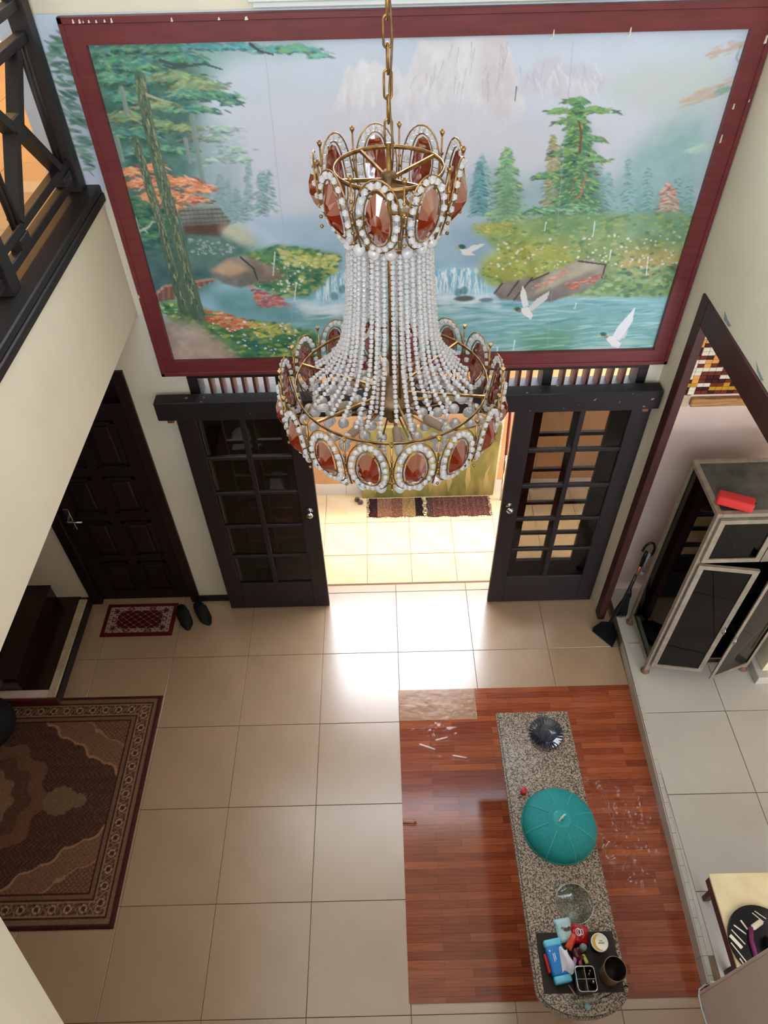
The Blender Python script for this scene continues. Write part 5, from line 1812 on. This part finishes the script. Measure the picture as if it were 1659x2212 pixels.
# cutlery caddy on an acrylic tray
cd = thing('cutlery_caddy', 'black cutlery caddy with chrome rim and four compartments', 'caddy', (0.918, 0.707, PZ))
cx_, cy_, hw_, hh_, CH = 0.922, 0.707, 0.046, 0.052, 0.10


def rrect(hw, hh, r, n=5):
    p = []
    for sx, sy, a0 in ((1, 1, 0), (-1, 1, PI / 2), (-1, -1, PI), (1, -1, 1.5 * PI)):
        for k in range(n):
            a = a0 + PI / 2 * k / (n - 1)
            p.append((sx * (hw - r) + r * math.cos(a), sy * (hh - r) + r * math.sin(a)))
    return p


o_, i_ = rrect(hw_, hh_, 0.016), rrect(hw_ - 0.003, hh_ - 0.003, 0.014)
n = len(o_)
cm = MB()
vs_ = [(cx_ + x, cy_ + y, PZ + z) for pts_, z in ((o_, 0.006), (o_, CH), (i_, CH), (i_, 0.010)) for x, y in pts_]
fs = [(j * n + k, j * n + (k + 1) % n, (j + 1) * n + (k + 1) % n, (j + 1) * n + k) for j in range(3) for k in range(n)]
fs += [tuple(range(n - 1, -1, -1)), tuple(3 * n + k for k in range(n))]
cm.add(vs_, fs)
cm.obj('caddy_body', 'blackplastic', cd)
MB().tube([(cx_ + x, cy_ + y, PZ + CH) for x, y in o_], 0.0028, 6, closed=True).obj('chrome_rim', 'chrome', cd)
MB().box((cx_ - 0.002, cy_ - hh_ + 0.003, PZ + 0.01), (cx_ + 0.001, cy_ + hh_ - 0.003, PZ + CH)).obj('divider', 'alu', cd)
MB().box((cx_ - hw_ + 0.003, cy_ - 0.0015, PZ + 0.01), (cx_ + hw_ - 0.003, cy_ + 0.001, PZ + CH - 0.004)).obj('divider', 'alu', cd)
for k in range(4):
    MB().box((cx_ - hw_ - 0.0012, cy_ - 0.03 + k * 0.009, PZ + CH - 0.022), (cx_ - hw_ + 0.001, cy_ - 0.025 + k * 0.009, PZ + CH - 0.008)).obj('printed_mark', 'whiteprint', cd)
for k, (sx, sy, h) in enumerate(((0.022, 0.02, 0.05), (0.026, 0.03, 0.06), (0.03, -0.02, 0.04))):
    c_ = (cx_ + sx, cy_ + sy, PZ + 0.012)
    s_ = MB().tube([c_, (c_[0] + 0.004, c_[1] + 0.006, PZ + 0.045 + 0.012 * k)], 0.003, 6)
    s_.ball((c_[0] + 0.005, c_[1] + 0.007, PZ + 0.058 + 0.012 * k), 0.011, 10, 6, 1.3)
    tag(s_.obj('spoon', 'chrome'), 'steel spoon standing in the black cutlery caddy', 'spoon', 'spoons in the cutlery caddy')
tag(MB().cbox((0.862, 0.622, PZ), (0.995, 0.652, PZ + 0.010), 0.004).obj('glass_tray', 'clearglass'), 'small clear glass tray in front of the cutlery caddy', 'tray')
tag(MB().lathe([(0.014, 0), (0.016, 0.012), (0.0001, 0.013)], (0.925, 0.610, TZ), 20).obj('pale_cap', mat('pale_teal_cap', (150, 186, 186), 0.5)), 'small pale teal bottle cap at the rounded table edge', 'cap')
tag(MB().bar((0.852, 0.70, PZ + 0.004), (0.872, 0.655, PZ + 0.02), 0.006, 0.003).obj('wooden_stick', 'ledge'), 'short pale wooden stick leaning by the caddy', 'stick')

# ------------------------------------------------------------------ aluminium glass cabinet
gc = thing('glass_cabinet', 'tall aluminium cabinet with dark glass and half-open doors', 'cabinet', (2.3, 3.0, ZK))
GX0, GX1, GY0, GY1, GZ0, GZ1 = 1.940, 2.715, 2.80, 3.275, 0.195, 1.865
w = 0.032
for x in (GX0, GX1 - w):
    for y in (GY0, GY1 - w):
        MB().cbox((x, y, ZK + 0.03), (x + w, y + w, GZ1), 0.002).obj('corner_post', 'alu', gc)
for z in (GZ0, GZ1 - w):
    for y in (GY0, GY1 - w):
        MB().cbox((GX0 + w, y, z), (GX1 - w, y + w, z + w), 0.002).obj('cross_rail', 'alu', gc)
    for x in (GX0, GX1 - w):
        MB().cbox((x, GY0 + w, z), (x + w, GY1 - w, z + w), 0.002).obj('cross_rail', 'alu', gc)
MB().cbox((GX0 + w, GY0 + 0.002, 1.43), (GX1 - w, GY0 + w, 1.455), 0.002).obj('cross_rail', 'alu', gc)
MB().box((GX0 + w, GY0 + w, GZ1 - 0.016), (GX1 - w, GY1 - w, GZ1 - 0.010)).obj('top_pane', 'topglass', gc)
MB().box((GX0 + 0.014, GY0 + w, GZ0 + w), (GX0 + 0.020, GY1 - w, GZ1 - w)).obj('side_pane', 'darkglass', gc)
MB().box((GX1 - 0.020, GY0 + w, GZ0 + w), (GX1 - 0.014, GY1 - w, GZ1 - w)).obj('side_pane', 'darkglass', gc)
MB().box((GX0 + w, GY1 - 0.020, GZ0 + w), (GX1 - w, GY1 - 0.010, GZ1 - w)).obj('back_panel', 'blackint', gc)
for z in (GZ0 + 0.01, 0.62, 1.02, 1.42):
    MB().box((GX0 + 0.03, GY0 + 0.05, z), (GX1 - 0.03, GY1 - 0.02, z + 0.012)).obj('shelf', 'blackint', gc)
for x in (GX0 + w / 2, GX1 - w / 2):
    for y in (GY0 + w / 2, GY1 - w / 2):
        MB().lathe([(0.030, 0.0), (0.034, 0.01), (0.022, 0.03), (0.018, 0.045)], (x, y, ZK), 14).obj('foot', mat('brown_foot', (120, 84, 62), 0.6) if (x, y) == (GX0 + w / 2, GY0 + w / 2) else bpy.data.materials['brown_foot'], gc)


def cab_door(hx, x_len, z0, z1, ang, handle_z=None, glass='darkglass'):
    """hinged at hx, x_len signed width, opened by ang (towards the room)"""
    c, s = math.cos(ang), math.sin(ang)
    y0 = GY0 - 0.022

    def T(x, y, z):
        return (hx + x * c + y * s * 1.0, y0 - abs(x) * s * 1.0 + y * c, z)
    dd = MB()
    fw = 0.034
    sg = 1 if x_len > 0 else -1
    L = abs(x_len)

    def piece(xa, xb, za, zb, ya=0.0, yb=0.020):
        p = [T(sg * xx, yy, zz) for zz in (za, zb) for yy in (ya, yb) for xx in (xa, xb)]
        order = [0, 1, 3, 2, 4, 5, 7, 6]
        p = [p[i] for i in order]
        dd.add(p, [(0, 3, 2, 1), (4, 5, 6, 7), (0, 1, 5, 4), (1, 2, 6, 5), (2, 3, 7, 6), (3, 0, 4, 7)])
    piece(0, fw, z0, z1)
    piece(L - fw, L, z0, z1)
    piece(fw, L - fw, z0, z0 + fw)
    piece(fw, L - fw, z1 - fw, z1)
    d = dd.obj('door', 'alu', gc)
    dd = MB()
    piece(fw, L - fw, z0 + fw, z1 - fw, 0.008, 0.012)
    dd.obj('door_pane', glass, d)
    if handle_z:
        pts = [T(sg * (L - 0.016), -0.001, handle_z - 0.035), T(sg * (L - 0.016), -0.028, handle_z - 0.02), T(sg * (L - 0.016), -0.028, handle_z + 0.02), T(sg * (L - 0.016), -0.001, handle_z + 0.035)]
        MB().tube(pts, 0.004, 6).obj('handle', 'chrome', d)


cab_door(1.962, 0.362, 1.445, 1.835, 0.0)
cab_door(2.693, -0.362, 1.445, 1.835, 0.0)
cab_door(1.962, 0.362, 0.225, 1.42, math.radians(9), 0.78)
cab_door(2.693, -0.362, 0.225, 1.42, math.radians(20), 0.75, 'greyglass')
# red loudspeaker on the cabinet
sp = thing('portable_speaker', 'red box-shaped portable speaker on top of the glass cabinet', 'speaker', (2.055, 2.872, GZ1))
MB().rbox((2.055 - 0.102, 2.872 - 0.038, GZ1 + 0.001), (2.055 + 0.102, 2.872 + 0.038, GZ1 + 0.068), 0.014, 3, math.radians(-24)).obj('speaker_body', 'redfab', sp)
MB().tube([(2.055 + 0.088, 2.872 - 0.05, GZ1 + 0.06), (2.055 + 0.092, 2.872 - 0.052, GZ1 + 0.066)], 0.006, 10).obj('strap_eyelet', 'blackplastic', sp)

# ------------------------------------------------------------------ beige kitchen unit beyond
ku = thing('kitchen_unit', 'beige kitchen base unit with pale plinth next to the glass cabinet', 'cabinet', (3.05, 3.0, ZK))
MB().cbox((2.745, 2.68, ZK), (3.4, 3.30, ZK + 0.09), 0.004).obj('plinth', 'ktile', ku)
MB().cbox((2.79, 2.74, ZK + 0.09), (3.4, 3.30, 0.88), 0.004).obj('carcass', 'creamplastic', ku)
MB().cbox((2.82, 2.725, ZK + 0.13), (3.38, 2.74, 0.84), 0.004).obj('door', MT['ledge'], ku)

# ------------------------------------------------------------------ mosaic and ledge on the kitchen wall
mz = thing('mosaic_panel', 'brown, cream and gold mosaic tiles above the raw wood ledge', 'mosaic', (2.2, 3.6, 2.13))
MB().box((1.88, 3.592, 2.125), (2.55, 3.60, 2.74)).obj('backing', 'maroon2', mz)
pal = [((110, 48, 34), 7), ((64, 26, 26), 5), ((226, 214, 190), 4), ((196, 144, 44), 3), ((222, 160, 84), 3)]
pm_ = []
for i, (c, wt) in enumerate(pal):
    m_ = MB().cbox((0, -0.006, 0), (0.0395, 0, 0.0275), 0.0015).mesh('mosaic_tile_%d' % i, mat('mosaic_%d' % i, c, 0.25))
    pm_ += [m_] * wt
r3 = random.Random(4)
grid = {}
for j in range(0, 21):
    for i in range(0, 11):
        if i > 0 and r3.random() < 0.28:
            grid[i, j] = grid[i - 1, j]
        elif j > 0 and r3.random() < 0.22:
            grid[i, j] = grid[i, j - 1]
        else:
            grid[i, j] = r3.choice(pm_)
        link('mosaic_tile', grid[i, j], mz, (1.885 + 0.041 * i, 3.592, 2.130 + 0.029 * j))
MB().cbox((1.885, 3.588, 2.03), (1.955, 3.60, 2.122), 0.002).obj('spare_tile', 'terrazzo', mz)
tag(MB().cbox((1.962, 3.565, 2.045), (2.55, 3.60, 2.105), 0.004).obj('wall_ledge', 'ledge'), 'raw wood ledge under the mosaic on the pink wall', 'ledge')

# ------------------------------------------------------------------ broom and dustpan
dp = thing('dustpan', 'black plastic dustpan on the floor below the maroon jamb', 'dustpan', (1.75, 3.2, 0))
dpp = [(1.668, 3.25), (1.795, 3.09), (1.842, 3.165), (1.835, 3.29), (1.745, 3.30)]
MB().prism(dpp, 0.001, 0.012).obj('pan', 'blackplastic', dp)
for a, b in ((1, 2), (2, 3), (3, 4), (4, 0)):
    p0, p1 = dpp[a], dpp[b]
    MB().bar((p0[0], p0[1], 0.035), (p1[0], p1[1], 0.035), 0.006, 0.055 if b != 0 else 0.045).obj('pan_side', 'blackplastic', dp)
MB().tube([(1.80, 3.28, 0.05), (1.86, 3.31, 0.30), (1.90, 3.335, 0.62)], 0.011, 8).obj('handle', 'blackplastic', dp)
bo = thing('broom', 'black broom with copper-coloured handle leaning on the pink wall', 'broom', (1.93, 3.38, ZK))
bh = MB()
rb_ = random.Random(3)
for k in range(140):
    a = rb_.uniform(0, 2 * PI)
    q = rb_.random() ** 0.5
    top = (1.915 + 0.022 * q * math.cos(a), 3.365 + 0.015 * q * math.sin(a), 0.31)
    bot = (1.895 + 0.055 * q * math.cos(a), 3.34 + 0.04 * q * math.sin(a), ZK + 0.005 + rb_.uniform(0, 0.03))
    bh.tube([top, bot], 0.003, 3)
bh.obj('bristles', 'blackrubber', bo)['kind'] = 'stuff'
MB().lathe([(0.024, 0.0), (0.028, 0.03), (0.02, 0.07), (0.012, 0.10)], (1.917, 3.368, 0.29), 14).obj('ferrule', 'blackplastic', bo)
MB().tube([(1.918, 3.37, 0.36), (1.945, 3.40, 0.66)], 0.0085, 8).obj('handle', 'copper', bo)
MB().tube([(1.945, 3.40, 0.65), (1.951, 3.407, 0.72), (1.958, 3.414, 0.80)], [0.014, 0.016, 0.012], 8).obj('grip', 'blackplastic', bo)
pts = [(1.958 + 0.075 * math.sin(a) * 0.55, 3.41 - 0.012, 0.80 + 0.03 - 0.10 * math.cos(a) * 0.9) for a in np.linspace(0.9, PI + 1.6, 16)]
MB().tube(pts, 0.010, 8).obj('hanging_loop', 'blackplastic', bo)
sc_ = MB()
sc_.tube([(1.975, 3.39, 0.80), (1.965, 3.385, 0.70), (1.968, 3.38, 0.60)], [0.010, 0.007, 0.005], 8)
sc_.lathe([(0.013, 0), (0.013, 0.006), (0.006, 0.010), (0.006, 0.03)], (1.968, 3.38, 0.57), 12)
tag(sc_.obj('spray_nozzle', mat('pale_grey_plastic', (170, 176, 186), 0.4)), 'pale grey nozzle hanging beside the broom handle', 'nozzle')

# ------------------------------------------------------------------ low table and tray by the pink wall end
LZ = 0.45
lt = thing('low_table', 'cream low table with maroon apron beside the pink wall end', 'table', (2.3, 1.0, ZK))
MB().cbox((1.828, 0.785, LZ - 0.014), (2.75, 1.28, LZ), 0.004).obj('table_top', mat('cream_laminate', (226, 208, 164), 0.4, var=(214, 194, 150), vscale=9), lt)
MB().cbox((1.836, 0.80, LZ - 0.10), (2.74, 1.27, LZ - 0.014), 0.004).obj('apron', mat('apron_paint', (96, 56, 52), 0.5), lt)
for x in (1.885, 2.68):
    for y in (0.83, 1.22):
        MB().cbox((x, y, ZK + 0.001), (x + 0.04, y + 0.03, LZ - 0.10), 0.003).obj('leg', 'maroon2', lt)
MT['marble'] = mat('black_marble_print', (16, 17, 18), 0.25, var=(226, 216, 196), vscale=5, vlo=0.72, vhi=0.76, stretch=(4.5, 0.9, 1), spec=0.4)
mt_ = MT['marble'].node_tree
for nd in mt_.nodes:
    if nd.type == 'MAPPING':
        nd.inputs['Rotation'].default_value = (0, 0, 0.8)
tr_ = thing('round_tray', 'round black marble-patterned tray on the low cream table', 'tray', (2.005, 0.925, LZ))
MB().lathe([(0.001, 0.001), (0.172, 0.001), (0.182, 0.004), (0.182, 0.012), (0.177, 0.014), (0.0001, 0.014)], (2.005, 0.925, LZ), 48).obj('tray_plate', 'marble', tr_)
for (xa, ya, xb, yb, w_) in ((1585, 1998, 1612, 2018, 3), (1580, 2008, 1610, 2040, 2.5), (1577, 2020, 1603, 2048, 8), (1579, 2036, 1614, 2080, 2.5), (1600, 1988, 1615, 2008, 4), (1625, 1972, 1650, 1992, 2), (1630, 1968, 1655, 1985, 2), (1598, 2070, 1606, 2082, 3), (1620, 2072, 1628, 2086, 2), (1592, 2086, 1604, 2098, 5)):
    p0, p1 = on_z(xa, ya, LZ + 0.0142), on_z(xb, yb, LZ + 0.0142)
    MB().bar(p0, p1, w_ * 0.0024, 0.0008).obj('vein_print', 'creamplastic', tr_)
kn = thing('kitchen_tool', 'purple-handled kitchen tool lying on the round black tray', 'kitchen tool', (1.95, 0.90, LZ + 0.014))
MB().tube([(1.958, 0.992, LZ + 0.028), (1.937, 0.93, LZ + 0.029), (1.934, 0.85, LZ + 0.029), (1.955, 0.79, LZ + 0.029)], [0.012, 0.0135, 0.0135, 0.012], 10).obj('handle', mat('purple_handle', (118, 34, 84), 0.5, bump=0.2, bscale=200), kn)
MB().rbox((1.962, 0.990, LZ + 0.015), (2.035, 1.020, LZ + 0.036), 0.009, 3, 0.45).obj('tool_head', 'creamplastic', kn)
pot = thing('black_pot', 'small glossy black pot standing on the round tray', 'pot', (2.06, 0.90, LZ + 0.014))
MB().lathe([(0.04, 0), (0.062, 0.02), (0.066, 0.06), (0.05, 0.085), (0.02, 0.095), (0.0001, 0.097)], (2.06, 0.90, LZ + 0.0145), 28).obj('pot_body', mat('gloss_black', (14, 20, 18), 0.1), pot)
MB().lathe([(0.008, 0), (0.014, 0.012), (0.0001, 0.018)], (2.06, 0.90, LZ + 0.11), 14).obj('lid_knob', 'blackplastic', pot)

# cable along the pink wall end
cbp = [(1.742, 0.45, 0.03), (1.740, 0.60, 0.012), (1.737, 0.70, 0.008), (1.739, 0.755, 0.010), (1.748, 0.785, 0.02), (1.775, 0.80, 0.05), (1.80, 0.805, 0.107), (1.83, 0.803, 0.108), (1.88, 0.80, 0.108)]
tag(MB().tube(cbp, 0.005, 8).obj('power_cable', 'white'), 'white power cable wrapped round the pink wall end', 'cable')

# ------------------------------------------------------------------ terrace things
mp_ = mat('yellow_green_panel', (168, 152, 92), 0.4, var=(120, 118, 62), vscale=3.2, stretch=(2.2, 1, 0.7), vlo=0.4, vhi=0.62, detail=2)
pn = thing('display_panel', 'yellow-green leaf-patterned board leaning on the terrace wall', 'board', (0.44, 4.84, ZT))
MB().cbox((-0.205, 4.845, ZT + 0.002), (1.06, 4.885, 0.86), 0.004).obj('board', mp_, pn)
lfm = mat('pale_leaf_print', (172, 157, 100), 0.4)
for k in range(7):
    x = -0.08 + k * 0.175
    h = 0.36 + 0.07 * (k % 3)
    lf_ = [(x, 0.03), (x + 0.032, 0.03 + h * 0.35), (x + 0.012, 0.03 + h * 0.7), (x + 0.03 + 0.01 * (k % 2), 0.03 + h), (x - 0.012, 0.03 + h * 0.72), (x - 0.022, 0.03 + h * 0.35)]
    MB().prism_xz(lf_, 4.8435, 4.8455).obj('leaf_print', lfm, pn)


def rag_mat(label, x0, x1, y0, y1, stripes, base, seed):
    e = thing('rag_mat', label, 'mat', ((x0 + x1) / 2, (y0 + y1) / 2, ZT))
    nx, ny = 110, 46
    r = np.random.default_rng(seed)
    U, V = np.meshgrid(np.linspace(0, 1, nx), np.linspace(0, 1, ny))
    X = x0 + (x1 - x0) * U + 0.006 * np.sin(V * 17 + seed) * (U > 0.97) - 0.006 * np.sin(V * 14) * (U < 0.03)
    Y = y0 + (y1 - y0) * V + 0.006 * np.sin(U * 21 + seed) * (V < 0.05)
    C = np.zeros((ny, nx, 3))
    C[:] = base
    for a, b, c in stripes:
        C[(U >= a) & (U < b)] = c
    C = C * 0.72 + r.normal(0, 14, (ny, nx, 1))
    Z = ZT + 0.008 + 0.006 * smooth_noise(ny, nx, 3, seed, 2)
    Z[(V < 0.01) | (V > 0.99) | (U < 0.005) | (U > 0.995)] = ZT + 0.001
    link('mat_body', paint_mesh('mat_body', np.stack([X, Y, Z], -1), nx, ny, C, MT['rug']), e)
    fr = MB()
    rr3 = random.Random(seed)
    for k in range(26):
        for xx, d in ((x0, -1), (x1, 1)):
            y_ = y0 + (y1 - y0) * (k + rr3.random()) / 26
            fr.tube([(xx - d * 0.004, y_, ZT + 0.006), (xx + d * rr3.uniform(0.006, 0.03), y_ + rr3.uniform(-0.01, 0.01), ZT + 0.002)], 0.0018, 3)
    for k in range(40):
        x_ = x0 + (x1 - x0) * (k + rr3.random()) / 40
        fr.tube([(x_, y0 + 0.004, ZT + 0.006), (x_ + rr3.uniform(-0.012, 0.012), y0 - rr3.uniform(0.004, 0.022), ZT + 0.002)], 0.0018, 3)
    fr.obj('fringe', mat('fringe_%d' % seed, (70, 44, 36), 0.9), e)['kind'] = 'stuff'


rag_mat('rag-weave mat with black ends and tan middle before the board', -0.140, 0.372, 4.590, 4.835, [(0, 0.15, (66, 36, 36)), (0.15, 0.42, (160, 112, 86)), (0.42, 0.62, (140, 92, 70)), (0.62, 0.86, (170, 134, 88)), (0.86, 1.1, (44, 28, 28))], (180, 120, 90), 1)
rag_mat('dark red flecked rag-weave mat with frayed edge before the board', 0.410, 1.005, 4.580, 4.835, [(0, 0.08, (92, 70, 62))] + [(k / 40, k / 40 + 0.012, (132, 86, 74)) for k in range(4, 40)], (96, 56, 48), 2)
# small wheeled stopper, pole, crate
sp_ = thing('caster_wheel', 'small dark double caster wheel lying by the board corner', 'caster', (-0.235, 4.80, ZT))
for dx_, dy_ in ((-0.02, 0.018), (0.012, -0.018)):
    c_ = (-0.235 + dx_, 4.79 + dy_, ZT + 0.026)
    MB().lathe([(0.0001, -0.010), (0.022, -0.010), (0.026, -0.004), (0.026, 0.004), (0.022, 0.010), (0.008, 0.010), (0.0001, 0.006)], c_, 18, axis_rot=Matrix.Rotation(PI / 2 - 0.3, 3, 'X')).obj('wheel', mat('dark_wheel', (92, 76, 64), 0.5), sp_)
MB().bar((-0.255, 4.808, ZT + 0.03), (-0.223, 4.772, ZT + 0.03), 0.012, 0.014).obj('axle', 'blackplastic', sp_)
po = thing('broom_pole', 'red and pale metal pole standing by the terrace board', 'pole', (1.115, 4.80, ZT))
MB().tube([(1.125, 4.78, ZT), (1.118, 4.80, 0.55)], 0.010, 8).obj('lower_tube', 'chrome', po)
MB().tube([(1.118, 4.80, 0.55), (1.105, 4.85, 1.25)], 0.013, 8).obj('upper_tube', mat('red_black_tube', (96, 14, 16), 0.4), po)
cr_ = thing('ribbed_crate', 'ribbed pale plastic crate behind the terrace board', 'crate', (1.03, 4.895, 0.86))
for k in range(12):
    MB().box((0.955, 4.888, 0.30 + 0.06 * k), (1.085, 4.903, 0.335 + 0.06 * k)).obj('rib', 'creamplastic', cr_)
MB().box((0.955, 4.897, ZT + 0.001), (1.085, 4.905, 1.03)).obj('crate_wall', 'creamplastic', cr_)
# shoe shelf outside the left panes
ss = thing('shoe_shelf', 'dark shelf unit on the terrace behind the left glazed panel', 'shelf', (-0.9, 4.2, ZT))
for x in (-1.45, -0.70):
    MB().box((x - 0.015, 3.98, ZT), (x + 0.015, 4.40, 1.80)).obj('side', 'brownwood', ss)
for z in (0.02, 0.45, 0.9, 1.35, 1.78):
    MB().box((-1.435, 3.98, z), (-0.715, 4.40, z + 0.02)).obj('shelf_board', 'brownwood', ss)
MB().box((-1.435, 4.38, ZT), (-0.715, 4.40, 1.80)).obj('back_board', 'blackint', ss)
pouch('plastic_bag', 'crumpled grey plastic bag on the upper terrace shelf', -1.02, 4.10, 1.372, 0.22, 0.18, 0.12, 0.2, (190, 184, 196), 31, 'bag')
pouch('white_cloth', 'folded white cloth on the middle terrace shelf', -0.85, 4.10, 0.922, 0.12, 0.20, 0.10, 0.1, (226, 230, 226), 32, 'cloth')
bk = MB().lathe([(0.08, 0), (0.11, 0.16), (0.115, 0.16), (0.11, 0.165), (0.075, 0.01), (0.0001, 0.008)], (-0.84, 4.12, 0.472), 24, cap=False)
tag(bk.obj('pink_basket', mat('pink_basket_plastic', (214, 110, 96), 0.45)), 'round pink plastic basket on the lower terrace shelf', 'basket')
